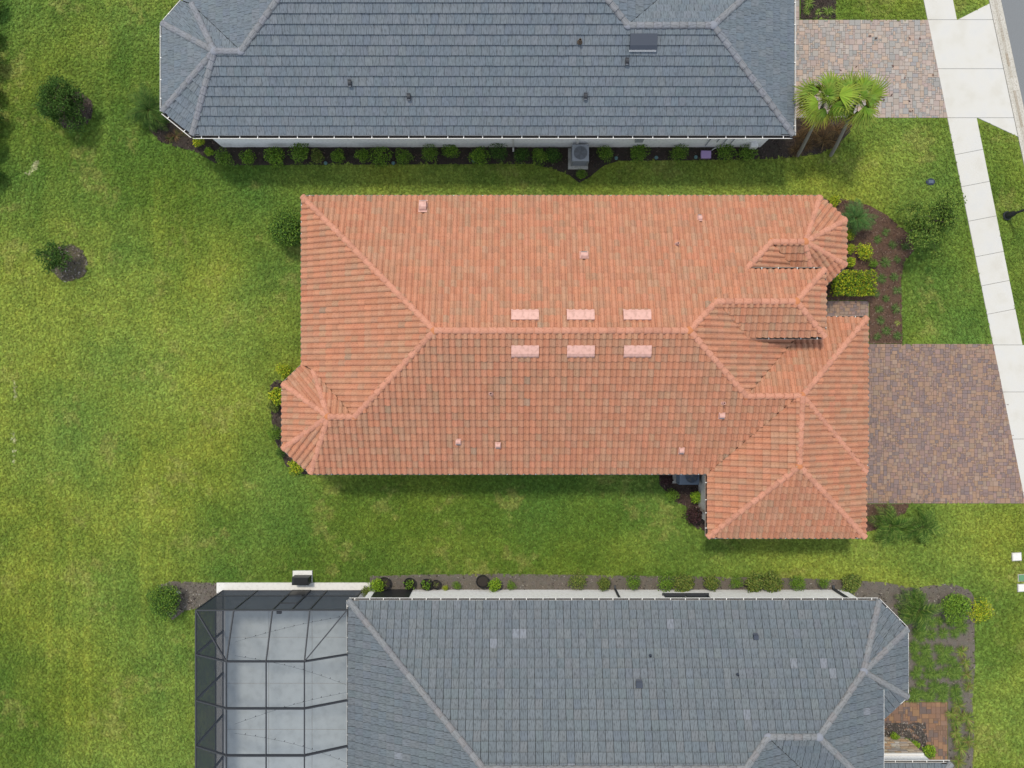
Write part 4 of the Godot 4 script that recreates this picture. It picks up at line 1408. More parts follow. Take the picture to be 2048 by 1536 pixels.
	var shades := [Color(0.42, 0.33, 0.24), Color(0.52, 0.44, 0.35), Color(0.36, 0.33, 0.30), Color(0.48, 0.34, 0.22), Color(0.55, 0.50, 0.44)]
	while y < 1.5:
		var h := rng.randf_range(0.11, 0.19)
		var x := 15.75
		while x < 18.75:
			var w := minf(rng.randf_range(0.2, 0.5), 18.84 - x)
			var b := Build.new()
			b.bevel_box(Transform3D(Basis(Vector3(1, 0, 0), -PI / 2), Vector3(x + w / 2, y + h / 2, 16.935 - rng.randf_range(0.0, 0.025))), Vector3(w - 0.014, 0.1, h - 0.014), 0.015, vary(shades[rng.randi() % 5], 0.15, 0.05))
			part(cl, "stone", b, M.stone)
			x += w
		y += h
	for q in [[1279, 1373, 0.26, 0.28, 4.4], [1510, 1275, 0.2, 0.22, 3.5]]:
		var p := spot(q[0], q[1], q[4])
		hood_vent(o, N, p.x, p.z, q[2], q[3], 0.05, M.blue_metal)
	for q in [[1473, 1346, 4.0], [1300, 1310, 3.8]]:
		var p := spot(q[0], q[1], q[2])
		pipe_vent(o, N, p.x, p.z, 0.035, 0.12, M.blue_metal)

func kerb_x(y: float) -> float:
	return 1977.0 + 0.213 * y

func walk_x(y: float) -> float:
	return 1846.5 + 0.2015 * y

func street() -> void:
	var far := 60.0
	# asphalt and kerb run on beyond both ends of the picture
	var dir := (spot2(kerb_x(1500), 1500) - spot2(kerb_x(0), 0)).normalized()
	var side := Vector2(-dir.y, dir.x) * -1.0
	if side.x < 0: side = -side
	var a := spot2(kerb_x(0), 0) - dir * far; var b := spot2(kerb_x(1500), 1500) + dir * far
	var r := Build.new()
	r.prism(PackedVector2Array([a + side * 0.5, b + side * 0.5, b + side * 8.0, a + side * 8.0]), -0.004, 0.010)
	structure("road", r, M.asphalt, "grey asphalt road along the pale kerb", "road")
	var k := Build.new()
	var prof := [Vector2(0.0, 0.0), Vector2(0.0, 0.052), Vector2(0.13, 0.050), Vector2(0.22, 0.030), Vector2(0.27, 0.018), Vector2(0.36, 0.016), Vector2(0.57, 0.018)]
	var tones := [Color(0.55, 0.53, 0.49), Color(0.60, 0.58, 0.54), Color(0.56, 0.54, 0.49), Color(0.36, 0.31, 0.25), Color(0.40, 0.35, 0.29), Color(0.58, 0.56, 0.52)]
	var n := 260
	for i in n:
		var p := a.lerp(b, float(i) / n); var q := a.lerp(b, float(i + 1) / n)
		for s in prof.size() - 1:
			var u: Vector2 = prof[s]; var w: Vector2 = prof[s + 1]
			var col: Color = tones[s]
			if s == 3 or s == 4:
				col = col.lerp(Color(0.58, 0.56, 0.52), clampf(0.45 + 0.9 * n_mid.get_noise_2d(p.x * 2.0, p.y * 2.0), 0.0, 1.0))
			col = vary(col, 0.05)
			var e := [p + side * u.x, q + side * u.x, q + side * w.x, p + side * w.x]
			k.quad(Vector3(e[0].x, u.y, e[0].y), Vector3(e[1].x, u.y, e[1].y), Vector3(e[2].x, w.y, e[2].y), Vector3(e[3].x, w.y, e[3].y), col)
	structure("kerb", k, M.kerb, "pale concrete kerb and gutter pan with a dirt streak along the road", "kerb")
	block(PackedVector2Array([a, b, b + side * 9.0, a + side * 9.0]))
	# footpath in cast panels, widening to an apron at either drive
	var base := Build.new()
	var w0 := spot2(walk_x(-900), -900); var w1 := spot2(walk_x(2500), 2500)
	base.prism(PackedVector2Array([w0, w1, w1 + Vector2(1.38, 0), w0 + Vector2(1.38, 0)]), -0.004, 0.006)
	var root := structure("pavement", base, M.paver_sand, "pale concrete footpath in jointed panels between lawn and kerb strip", "pavement")
	var joints := [-520, -440, -360, -285, -215, -145, -80, -20, 40]
	var lower := [236, 310, 374, 443, 514, 572, 629, 690]
	for set_ in [joints, lower]:
		for i in set_.size() - 1:
			var y0: float = set_[i]; var y1: float = set_[i + 1]
			var t0 := 0.0 if is_equal_approx(y0, 40) or is_equal_approx(y0, 236) else 11.0
			var t1 := 0.0 if is_equal_approx(y1, 40) or is_equal_approx(y1, 690) else 11.0
			panel(root, "slab", outline([walk_x(y0), y0, walk_x(y1), y1, walk_x(y1 - t1) + 59, y1 - t1, walk_x(y0 - t0) + 59, y0 - t0]), 0.035, M.concrete)
	for ys in [[40, 138], [138, 236]]:
		panel(root, "slab", outline([walk_x(ys[0]), ys[0], walk_x(ys[1]), ys[1], kerb_x(ys[1]), ys[1], kerb_x(ys[0]), ys[0]]), 0.035, M.concrete)
	panel(root, "slab", outline([1914, 40, kerb_x(40), 40, kerb_x(7), 7]), 0.035, M.concrete)
	panel(root, "slab", outline([1954, 236, kerb_x(236), 236, kerb_x(274), 274]), 0.035, M.concrete)
	var low := [690, 784, 878, 985, 1090, 1200]
	for i in low.size() - 1:
		panel(root, "slab", outline([walk_x(low[i]), low[i], walk_x(low[i + 1]), low[i + 1], kerb_x(low[i + 1]), low[i + 1], kerb_x(low[i]), low[i]]), 0.035, M.concrete)
	block(outline([walk_x(-520), -520, walk_x(2000), 2000, walk_x(2000) + 59, 2000, walk_x(-520) + 59, -520]))
	block(outline([walk_x(40), 40, walk_x(236), 236, 1954, 236, kerb_x(274), 274, kerb_x(7), 7, 1914, 40]))
	block(outline([walk_x(690), 690, walk_x(1200), 1200, kerb_x(1200), 1200, kerb_x(690), 690]))

func drives() -> void:
	var brown := [Color(0.330, 0.218, 0.168), Color(0.265, 0.188, 0.170), Color(0.350, 0.232, 0.165), Color(0.235, 0.178, 0.172), Color(0.300, 0.208, 0.182), Color(0.335, 0.240, 0.188)]
	var p := outline([1722, 688, 1990, 688, 2056, 1007, 1722, 1007])
	var b := Build.new()
	b.prism(p, -0.004, 0.012)
	var d := structure("driveway", b, M.paver_sand, "driveway of brown and purplish pavers at the orange-roofed house", "driveway")
	paving(d, p, 0.032, 0.082, brown)
	block(p)
	var q := outline([1600, 602, 1737, 602, 1737, 690, 1600, 690])
	var b2 := Build.new()
	b2.prism(q, -0.004, 0.011)
	var e := structure("path", b2, M.paver_sand, "short brown paver path to the entry of the orange-roofed house", "path")
	paving(e, outline([1600, 602, 1737, 602, 1737, 686, 1600, 686]), 0.030, 0.082, brown)
	block(q)
	var pale := [Color(0.43, 0.350, 0.305), Color(0.365, 0.335, 0.312), Color(0.455, 0.355, 0.292), Color(0.335, 0.325, 0.318), Color(0.41, 0.335, 0.305), Color(0.44, 0.385, 0.345)]
	var s := outline([1540, 40, 1862, 40, 1900, 235, 1540, 235])
	var b3 := Build.new()
	b3.prism(s, -0.004, 0.012)
	var f := structure("driveway", b3, M.paver_sand, "driveway of pale pink and grey pavers behind the fan palms", "driveway")
	paving(f, s, 0.032, 0.092, pale)
	block(s)
	var s2 := outline([1540, -60, 1599, -60, 1599, 39, 1540, 39])
	var b5 := Build.new()
	b5.prism(s2, -0.004, 0.011)
	var f2 := structure("path", b5, M.paver_sand, "narrow strip of pale pavers beside the planted corner bed", "path")
	paving(f2, s2, 0.030, 0.092, pale)
	block(s2)
	# drips and leaves lie on the pale drive
	var red := [Color(0.27, 0.160, 0.100), Color(0.225, 0.140, 0.100), Color(0.30, 0.180, 0.105), Color(0.170, 0.125, 0.110), Color(0.25, 0.160, 0.115)]
	var t := outline([1740, 1404, 1893, 1404, 1893, 1600, 1740, 1600])
	var b4 := Build.new()
	b4.prism(t, -0.004, 0.012)
	var g := structure("path", b4, M.paver_sand, "reddish paver walk round a small mulch bed at the stone-clad wall", "path")
	paving(g, t, 0.032, 0.112, red)
	block(t)
	for i in 20:
		var o := spot(rng.randf_range(1625, 1870), rng.randf_range(60, 225))
		var l := Build.new()
		l.leaf(Vector3(-0.07, 0, 0), Vector3(1, 0.06, 0).normalized(), Vector3.UP, rng.randf_range(0.1, 0.2), rng.randf_range(0.05, 0.11), 0.05, vary(Color(0.13, 0.080, 0.068), 0.4, 0.1))
		var lf := part(self, "fallen_leaf", l, M.leaf, Transform3D(Basis(Vector3.UP, rng.randf() * TAU), Vector3(o.x, 0.041, o.z)))
		tag(lf, "dry brown leaf lying on the pale paver driveway", "leaf", "fallen leaves on the pale driveway")

func beds() -> void:
	var dark := Color(0.055, 0.045, 0.038); var brown := Color(0.125, 0.078, 0.055); var grey_ := Color(0.170, 0.154, 0.134)
	var dark_chips := [Color(0.05, 0.035, 0.03), Color(0.085, 0.06, 0.05), Color(0.03, 0.025, 0.022), Color(0.06, 0.045, 0.038), Color(0.04, 0.03, 0.026), Color(0.12, 0.09, 0.075)]
	var brown_chips := [Color(0.12, 0.07, 0.05), Color(0.08, 0.045, 0.035), Color(0.16, 0.10, 0.075), Color(0.10, 0.058, 0.042), Color(0.13, 0.08, 0.058), Color(0.20, 0.145, 0.115)]
	var grey_chips := [Color(0.16, 0.135, 0.12), Color(0.09, 0.075, 0.065), Color(0.23, 0.20, 0.18), Color(0.05, 0.045, 0.04), Color(0.13, 0.11, 0.095), Color(0.11, 0.095, 0.08), Color(0.30, 0.275, 0.25)]
	mulch_bed(outline([292, 226, 300, 262, 322, 284, 352, 294, 392, 304, 430, 326, 470, 331, 700, 330, 900, 329, 1062, 328, 1105, 338, 1138, 350, 1158, 366, 1178, 356, 1206, 332, 1238, 322, 1400, 321, 1560, 318, 1640, 308, 1672, 292, 1702, 262, 1705, 236, 1545, 236, 1540, 272, 440, 285, 400, 240, 340, 215]), "mulch_bed", "dark mulch bed with a shrub row along the white wall under white gutters", dark, dark_chips)
	mulch_bed(outline([1601, -40, 1672, -40, 1671, 38, 1601, 38]), "mulch_bed", "small dark mulch bed with spiky plants by the pale driveway", dark, dark_chips)
	mulch_bed(outline([1640, 398, 1690, 398, 1740, 412, 1775, 432, 1818, 470, 1828, 500, 1808, 524, 1801, 560, 1803, 620, 1805, 687, 1738, 687, 1738, 601, 1620, 601, 1620, 520]), "mulch_bed", "brown mulch bed with grass plants and clipped golden hedge by the entry path", brown, brown_chips)
	mulch_bed(outline([1318, 930, 1318, 968, 1334, 985, 1350, 1003, 1372, 1012, 1376, 1040, 1392, 1056, 1412, 1062, 1412, 930]), "mulch_bed", "dark mulch corner bed round the blue-grey air conditioner", Color(0.075, 0.052, 0.045), dark_chips)
	mulch_bed(outline([1700, 1008, 1818, 1008, 1810, 1026, 1780, 1038, 1750, 1060, 1700, 1068]), "mulch_bed", "brown mulch under the two feathery palms at the brown driveway", brown, brown_chips)
	mulch_bed(outline([740, 1152, 830, 1149, 1000, 1147, 1200, 1150, 1420, 1153, 1600, 1156, 1700, 1160, 1770, 1164, 1830, 1176, 1862, 1170, 1902, 1166, 1940, 1180, 1952, 1206, 1948, 1256, 1950, 1330, 1944, 1400, 1948, 1470, 1940, 1600, 1895, 1600, 1895, 1402, 1740, 1402, 1740, 1230, 1600, 1230, 1600, 1190, 740, 1190]), "mulch_bed", "grey mulch bed of low plants wrapping the corner of the patio house", grey_, grey_chips)
	mulch_bed(outline([1745, 1446, 1850, 1444, 1854, 1480, 1852, 1520, 1745, 1520]), "mulch_bed", "small grey mulch bed inside the reddish paver walk", Color(0.085, 0.075, 0.07), grey_chips)
	mulch_bed(outline([540, 772, 552, 760, 640, 760, 640, 950, 604, 948, 572, 932, 560, 900, 545, 870]), "mulch_bed", "narrow mulch bed round the bay of the orange-roofed house", Color(0.075, 0.06, 0.05), dark_chips)
	mulch_bed(ring_poly(148, 221, 0.93, 5), "mulch_bed", "mulch ring under the dense dark young tree", Color(0.080, 0.068, 0.055), dark_chips)
	mulch_bed(ring_poly(139, 526, 0.90, 9), "mulch_bed", "mulch ring under the sparse leaning young tree", Color(0.110, 0.100, 0.066), grey_chips)
	mulch_bed(outline([318, 1170, 345, 1162, 400, 1164, 440, 1166, 440, 1186, 402, 1216, 372, 1220, 345, 1240, 325, 1215]), "mulch_bed", "grey mulch patch beside the corner of the screen enclosure", grey_, grey_chips)
	var b := Build.new()
	b.bevel_box(Transform3D.IDENTITY, Vector3(0.062, 0.012, 0.022), 0.004)
	var mm := MultiMesh.new()
	mm.transform_format = MultiMesh.TRANSFORM_3D
	mm.use_colors = true
	mm.mesh = b.mesh()
	mm.instance_count = chip_list.size()
	for i in chip_list.size():
		mm.set_instance_transform(i, chip_list[i][0])
		mm.set_instance_color(i, chip_list[i][1])
	var o := MultiMeshInstance3D.new()
	o.name = "bark_chips"
	o.multimesh = mm
	o.material_override = M.chip
	add_child(o)
	tag(o, "loose bark chips scattered over the mulch beds", "mulch", "", "stuff")

func ring_poly(px: float, py: float, r: float, sd: int) -> PackedVector2Array:
	var c := spot2(px, py)
	var p := PackedVector2Array()
	for i in 26:
		var a := TAU * i / 26
		p.append(c + Vector2(cos(a), sin(a)) * r * (1.0 + 0.13 * n_mid.get_noise_2d(cos(a) * 4.0 + sd * 10.0, sin(a) * 4.0)))
	return p

# ---------------------------------------------------------------- the screened patio
func enclosure() -> void:
	var o := thing("screen_enclosure", "dark-framed mesh screen enclosure over a pale concrete patio", "screen enclosure")
	var x0 := -13.8; var x1 := -12.15; var xm := -10.46; var x2 := -8.83; var x3 := -7.2
	var z0 := 9.87; var zz := [11.8, 13.8, 15.8, 17.8, 19.8]
	var h1 := 3.0; var h2 := 3.8; var h3 := 3.02
	var slab := Build.new()
	slab.prism(PackedVector2Array([Vector2(-14.12, 9.5), Vector2(-6.78, 9.5), Vector2(-6.78, 22), Vector2(-14.12, 22)]), -0.02, 0.07)
	structure("patio_slab", slab, M.slab_white, "white concrete slab edge round the screen enclosure", "slab")
	block(PackedVector2Array([Vector2(-14.12, 9.5), Vector2(-6.78, 9.5), Vector2(-6.78, 22), Vector2(-14.12, 22)]))
	var fl := Build.new()
	fl.prism(PackedVector2Array([Vector2(-13.72, 9.95), Vector2(-7.5, 9.95), Vector2(-7.5, 22), Vector2(-13.72, 22)]), 0.071, 0.074)
	var floor_ := structure("patio_floor", fl, M.concrete_old, "pale grey concrete patio floor inside the screen enclosure", "patio")
	var cx := [-13.72, -11.62, -9.55, -7.5]; var cz := [9.95, 12.1, 14.3, 16.5, 18.7, 22.0]
	for i in 3:
		for j in 5:
			panel(floor_, "slab", PackedVector2Array([Vector2(cx[i], cz[j]), Vector2(cx[i + 1], cz[j]), Vector2(cx[i + 1], cz[j + 1]), Vector2(cx[i], cz[j + 1])]), 0.084, M.patio)
	var beam := func(called: String, a: Vector3, b: Vector3, w: float, h: float) -> void:
		var k := Build.new()
		k.bar(a, b, w, h)
		part(o, called, k, M.bronze_metal)
	# walls: sill, rail and top plates, posts
	for h in [0.1, 0.94]:
		beam.call("rail", Vector3(x0, h, z0), Vector3(x3, h, z0), 0.045, 0.05)
		beam.call("rail", Vector3(x0, h, z0), Vector3(x0, h, 21.0), 0.045, 0.05)
	beam.call("top_plate", Vector3(x0, h1, z0), Vector3(x3, h1, z0), 0.06, 0.09)
	beam.call("top_plate", Vector3(x0, h1, z0), Vector3(x0, h1, 21.0), 0.06, 0.09)
	for x in [x0, x1, xm, -9.62, x2, x3 + 0.03]:
		beam.call("post", Vector3(x, 0.07, z0), Vector3(x, h1, z0), 0.055, 0.055)
	for z in zz:
		beam.call("post", Vector3(x0, 0.07, z), Vector3(x0, h1, z), 0.06, 0.10)
	# roof: mansard round a flat middle
	for z in zz:
		beam.call("roof_beam", Vector3(x0, h1, z), Vector3(x1, h2, z), 0.05, 0.11)
		beam.call("roof_beam", Vector3(x1, h2, z), Vector3(x2, h2, z), 0.045, 0.16)
		beam.call("roof_beam", Vector3(x2, h2, z), Vector3(x3, h3, z), 0.045, 0.16)
	for x in [x1, xm, x2]:
		beam.call("purlin", Vector3(x, h2, zz[0]), Vector3(x, h2, 21.0), 0.038, 0.08)
		beam.call("purlin", Vector3(x, h1, z0), Vector3(x, h2, zz[0]), 0.045, 0.08)
	beam.call("hip_beam", Vector3(x0, h1, z0), Vector3(x1, h2, zz[0]), 0.045, 0.08)
	beam.call("hip_beam", Vector3(x3, h1, z0), Vector3(x2, h2, zz[0]), 0.05, 0.10)
	# screen door in the wall towards the lawn
	var dr := Build.new()
	for q in [[Vector3(xm, 0.1, z0 - 0.03), Vector3(xm, 2.1, z0 - 0.03)], [Vector3(-9.62, 0.1, z0 - 0.03), Vector3(-9.62, 2.1, z0 - 0.03)], [Vector3(xm, 2.1, z0 - 0.03), Vector3(-9.62, 2.1, z0 - 0.03)], [Vector3(xm, 0.13, z0 - 0.03), Vector3(-9.62, 0.13, z0 - 0.03)]]:
		dr.bar(q[0], q[1], 0.06, 0.03, Color.WHITE, Vector3(0, 0, 1))
	var door := part(o, "door", dr, M.bronze_metal)
	var kp := Build.new()
	kp.box(Transform3D(Basis.IDENTITY, Vector3((xm - 9.62) / 2, 0.5, z0 - 0.03)), Vector3(0.78, 0.72, 0.015))
	part(door, "kick_panel", kp, M.graphite)
	var hd := Build.new()
	hd.box(Transform3D(Basis.IDENTITY, Vector3(-9.72, 1.05, z0 - 0.07)), Vector3(0.03, 0.14, 0.05))
	part(door, "handle", hd, M.black_plastic)
	# screens
	var sheet := func(a: Vector3, b: Vector3, c: Vector3, d: Vector3, m: Material) -> void:
		var k := Build.new()
		k.quad(a, b, c, d)
		part(o, "screen_panel", k, m)
	var xs := [x0, x1, xm, x2, x3]
	var xt := [0, 1, 2, 3]
	for i in xt:
		sheet.call(Vector3(xs[i], 0.1, z0), Vector3(xs[i + 1], 0.1, z0), Vector3(xs[i + 1], h1, z0), Vector3(xs[i], h1, z0), M.screen_dense)
	var zs := [z0] + zz
	for i in zs.size() - 1:
		sheet.call(Vector3(x0, 0.1, zs[i]), Vector3(x0, 0.1, zs[i + 1]), Vector3(x0, h1, zs[i + 1]), Vector3(x0, h1, zs[i]), M.screen_dense)
	for i in zz.size() - 1:
		var za: float = zz[i]; var zb: float = zz[i + 1]
		sheet.call(Vector3(x0, h1, za), Vector3(x0, h1, zb), Vector3(x1, h2, zb), Vector3(x1, h2, za), M.screen_fine)
		sheet.call(Vector3(x1, h2, za), Vector3(x1, h2, zb), Vector3(xm, h2, zb), Vector3(xm, h2, za), M.screen_fine)
		sheet.call(Vector3(xm, h2, za), Vector3(xm, h2, zb), Vector3(x2, h2, zb), Vector3(x2, h2, za), M.screen_fine)
		sheet.call(Vector3(x2, h2, za), Vector3(x2, h2, zb), Vector3(x3, h3, zb), Vector3(x3, h3, za), M.screen_fine)
	sheet.call(Vector3(x0, h1, z0), Vector3(x1, h1, z0), Vector3(x1, h2, zz[0]), Vector3(x1, h2, zz[0]), M.screen_fine)
	sheet.call(Vector3(x0, h1, z0), Vector3(x1, h2, zz[0]), Vector3(x0, h1, zz[0]), Vector3(x0, h1, zz[0]), M.screen_fine)
	sheet.call(Vector3(x1, h1, z0), Vector3(xm, h1, z0), Vector3(xm, h2, zz[0]), Vector3(x1, h2, zz[0]), M.screen_fine)
	sheet.call(Vector3(xm, h1, z0), Vector3(x2, h1, z0), Vector3(x2, h2, zz[0]), Vector3(xm, h2, zz[0]), M.screen_fine)
	sheet.call(Vector3(x2, h1, z0), Vector3(x3, h1, z0), Vector3(x2, h2, zz[0]), Vector3(x2, h2, zz[0]), M.screen_fine)
	sheet.call(Vector3(x3, h1, z0), Vector3(x3, h3, zz[0]), Vector3(x2, h2, zz[0]), Vector3(x2, h2, zz[0]), M.screen_fine)
	var fx := Build.new()
	fx.bevel_box(Transform3D(Basis.IDENTITY, Vector3(-10.2, 2.9, z0 + 0.12)), Vector3(0.2, 0.14, 0.14), 0.02)
	part(o, "speaker", fx, M.graphite)
	# strings of bulbs slung below the roof
	for q in [[Vector3(x1, 2.9, 11.3), Vector3(x3, 2.9, 10.15)], [Vector3(x1, 2.9, 11.9), Vector3(x3, 2.9, 13.2)], [Vector3(x1, 2.9, 14.9), Vector3(x3, 2.9, 13.5)], [Vector3(x1, 2.9, 15.3), Vector3(x3, 2.9, 16.6)]]:
		var s := thing("string_lights", "thin dark string of small bulbs slung under the screen roof", "string lights", q[0], 0.0, "bulb strings under the screen roof")
		var k := Build.new()
		var pts := []
		var rr := []
		for i in 13:
			var f := i / 12.0
			pts.append((q[1] - q[0]) * f + Vector3(0, -0.35 * sin(PI * f), 0)); rr.append(0.004)
		k.tube(pts, rr, 4)
		part(s, "cord", k, M.black_plastic)
		for i in range(1, 12):
			var bl := Build.new()
			bl.tube([Vector3(0, 0, 0), Vector3(0, -0.04, 0), Vector3(0, -0.09, 0), Vector3(0, -0.11, 0)], [0.009, 0.011, 0.017, 0.006], 7)
			part(s, "bulb", bl, M.black_plastic, Transform3D(Basis.IDENTITY, pts[i]))

# ---------------------------------------------------------------- planting
func plants() -> void:
	var row := "shrubs along the white wall under the white gutters"
	for q in [[449, 315], [500, 317], [551, 314], [598, 309], [678, 312], [722, 312], [764, 312], [808, 314], [860, 310], [905, 306], [957, 311], [996, 308], [1043, 310], [1080, 310], [1107, 313]]:
		shrub(q[0] + rng.randf_range(-4, 4), q[1] + rng.randf_range(-3, 3), rng.randf_range(0.36, 0.56), rng.randf_range(0.5, 0.85), "lush" if rng.randf() < 0.45 else "green" if rng.randf() < 0.5 else "dark", "round green shrub in the row between the white wall and shaded lawn", row)
	shrub(635, 314, 0.33, 0.7, "olive", "thin greyish shrub standing in the wall row of rounder green shrubs")
	for q in [[1211, 308], [1277, 306], [1358, 307], [1449, 304], [1493, 308]]:
		shrub(q[0], q[1], rng.randf_range(0.34, 0.54), rng.randf_range(0.5, 0.8), "green", "green shrub beside the wall between the air conditioner and the fan palms", "shrubs past the air conditioner")
	shrub(1162, 350, 0.32, 0.5, "green", "small shrub on the lawn side of the square air conditioner")
	shrub(397, 284, 0.28, 0.45, "gold", "yellow-green shrub at the bay corner of the white-guttered house")
	shrub(419, 305, 0.2, 0.3, "lime", "tiny lime shrub at the end of the wall row by the bay")
	# by the lawn-side bay of the white-guttered house
	feather_palm(298, 220, 1.12, 0.4, "dark green feathery palm beside the bay with white gutters", "dark", 44)
	for q in [[352, 272, 0.4], [372, 262, 0.45], [340, 278, 0.35]]:
		tuft(q[0], q[1], q[2], "brown dried ornamental grass under the bay with white gutters", "dried grasses by the bay", [Color(0.16, 0.10, 0.055), Color(0.10, 0.065, 0.04), Color(0.08, 0.10, 0.03)], "dry", "dried_grass", "grass plant", 60, 0.011)
	# dried ferns under the fan palms
	for q in [[1618, 258, 0.7], [1645, 282, 0.7], [1630, 270, 0.6], [1662, 284, 0.55], [1600, 276, 0.55], [1672, 262, 0.55], [1612, 290, 0.5], [1688, 250, 0.45], [1590, 302, 0.45], [1650, 252, 0.5]]:
		tuft(q[0], q[1], q[2], "brown dried fern clump on dark mulch below the fan palms", "dried ferns below the fan palms", [Color(0.17, 0.10, 0.045), Color(0.11, 0.07, 0.035), Color(0.20, 0.13, 0.06), Color(0.07, 0.05, 0.03)], "fern", "dried_fern", "fern", 170, 0.008)
	var f1 := spot(1595, 312); var c1 := spot(1652, 196, 3.6)
	fan_palm(f1, c1, 1.16, "larger fan palm with yellowing fronds at the corner of the white-guttered roof")
	var f2 := spot(1661, 312); var c2 := spot(1716, 196, 3.5)
	fan_palm(f2, c2, 1.08, "smaller fan palm leaning over the pale driveway, farther from the roof")
	for q in [[1617, 8, 0.42], [1655, 24, 0.42], [1612, 24, 0.25], [1636, 26, 0.25], [1640, -12, 0.4]]:
		tuft(q[0], q[1], q[2], "spiky light green plant in the small bed by the pale driveway", "spiky plants in the small driveway bed", [Color(0.16, 0.23, 0.05), Color(0.10, 0.17, 0.03), Color(0.24, 0.30, 0.09)], "spiky", "spiky_plant", "plant", 44, 0.016)
	# lawn trees
	var t1 := spot(150, 224)
	young_tree(Vector3(t1.x, 0.03, t1.z), Vector3(0.12, 0, 0.02), 2.1, 1.0, 7000, DARK, 0.10, "dense dark-leaved young tree on the lawn in a mulch ring")
	var t2 := spot(140, 520)
	young_tree(Vector3(t2.x, 0.03, t2.z), Vector3(-0.15, 0, 0.03), 1.5, 0.7, 1800, DARK, 0.10, "sparse leaning young tree in a bare mulch ring")
	for q in [[-22, 10, 0.58], [-24, 62, 0.54], [-20, 120, 0.58], [-23, 178, 0.58], [-18, 235, 0.61], [-22, 290, 0.58], [-20, 345, 0.54]]:
		shrub(q[0], q[1], q[2], 1.1, "dark", "shaggy dark shrub in the hedge along the far lawn edge", "hedge shrubs along the lawn edge", 0.11, 1600)
	# lawn side of the orange-roofed house
	shrub(577, 462, 1.0, 1.6, "mixed", "large loose green shrub against the eave of the orange-roofed house", "", 0.10, 5200)
	shrub(571, 742, 0.40, 0.7, "gold", "round golden shrub on the lawn at the bay's upper corner")
	shrub(557, 790, 0.42, 0.8, "gold", "golden-green shrub in the narrow bed before the bay")
	shrub(549, 812, 0.3, 0.5, "olive", "small olive shrub next to the golden one before the bay")
	shrub(551, 866, 0.42, 0.7, "green", "plain green shrub before the bay, next to bare mulch")
	shrub(562, 905, 0.3, 0.5, "dark", "low dark shrub tucked under the bay eave")
	shrub(594, 932, 0.42, 0.6, "gold", "golden shrub under the slanted eave of the bay")
	# corner bed at the air conditioner
	shrub(1392, 993, 0.30, 0.5, "lime", "bright lime shrub between air conditioner and garage wall")
	shrub(1343, 990, 0.34, 0.5, "green", "green shrub at the lawn edge of the air conditioner bed")
	shrub(1334, 958, 0.30, 0.4, "plum", "low brownish shrub beside the pad of the blue-grey air conditioner")
	shrub(1387, 1030, 0.50, 0.85, "plum", "dark plum-leaved shrub against the garage wall", "", 0.09, 1100)
	# street-side bed of the orange-roofed house
	feather_palm(1712, 436, 0.95, 0.7, "bluish feathery palm in the brown bed by the street-side bay", "blue", 34)
	var t3 := spot(1822, 462)
	young_tree(Vector3(t3.x, 0.03, t3.z), Vector3(0.1, 0, -0.15), 2.3, 1.2, 4600, [Color(0.11, 0.19, 0.032), Color(0.19, 0.27, 0.05), Color(0.06, 0.115, 0.022), Color(0.14, 0.22, 0.045)], 0.12, "airy young tree with loose branches at the edge of the brown bed")
	shrub(1728, 503, 0.42, 0.6, "gold", "round golden-green shrub beside the bluish palm")
	for q in [[1697, 470, 0.28], [1699, 498, 0.28], [1700, 525, 0.25], [1668, 402, 0.3]]:
		shrub(q[0], q[1], q[2], 0.5, "gold", "golden-green shrub half under the eave of the street-side bay", "shrubs under the street-side bay")
	shrub(1745, 528, 0.26, 0.35, "green", "small green shrub between golden hedge and round golden shrub")
	var hp := spot(1705, 567, 0.4)
	var hg := thing("hedge", "clipped golden-green hedge block by the entry path", "hedge", Vector3(hp.x, 0.03, hp.z))
	part(hg, "foliage", leafy("hedge", Vector3(1.0, 0.72, 0.58), 2600, 0.10, GOLD + [Color(0.13, 0.22, 0.02), Color(0.09, 0.16, 0.02)], true), M.leaf)
	stem_of(hg, 0.6, 0.8)
	for q in [[1753, 479], [1784, 490], [1810, 493], [1770, 465], [1768, 526], [1793, 519], [1761, 557], [1786, 555], [1749, 587], [1793, 582], [1770, 598], [1756, 619], [1790, 618], [1759, 641], [1771, 661], [1753, 673], [1793, 671]]:
		tuft(q[0], q[1], rng.randf_range(0.26, 0.36), "small dark green grass plant in the brown mulch bed", "grass plants in the brown bed", [Color(0.065, 0.115, 0.03), Color(0.10, 0.16, 0.042), Color(0.16, 0.21, 0.075)], "liriope", "grass_plant", "grass plant", 70, 0.010)
	tuft(1793, 646, 0.2, "small yellow grass plant among dark green ones in the brown bed", "", [Color(0.30, 0.32, 0.08), Color(0.22, 0.26, 0.06)], "yellow")
	feather_palm(1782, 1052, 1.0, 0.55, "feathery palm nearer the garage wall at the brown driveway", "palm", 34)
	feather_palm(1846, 1054, 1.0, 0.55, "feathery palm standing out on the lawn at the brown driveway", "palm", 34)
	# wall row of the patio house
	for q in [[1155, 1162], [1209, 1166], [1271, 1163], [1330, 1165], [1367, 1165], [1419, 1165], [1475, 1164], [1507, 1165], [1540, 1166], [1589, 1165], [1646, 1165], [1703, 1165]]:
		shrub(q[0] + rng.randf_range(-5, 5), q[1], rng.randf_range(0.3, 0.52), rng.randf_range(0.4, 0.7), "green" if rng.randf() < 0.6 else "olive", "low green shrub in grey mulch along the sunlit white wall", "shrubs along the sunlit white wall")
	shrub(990, 1170, 0.36, 0.7, "lime", "bright lime bush beside the large black pot")
	shrub(755, 1170, 0.36, 0.6, "lime", "bright leafy plant at the corner of the white slab")
	shrub(733, 1182, 0.26, 0.45, "olive", "brownish bushy plant at the slab corner against the screen")
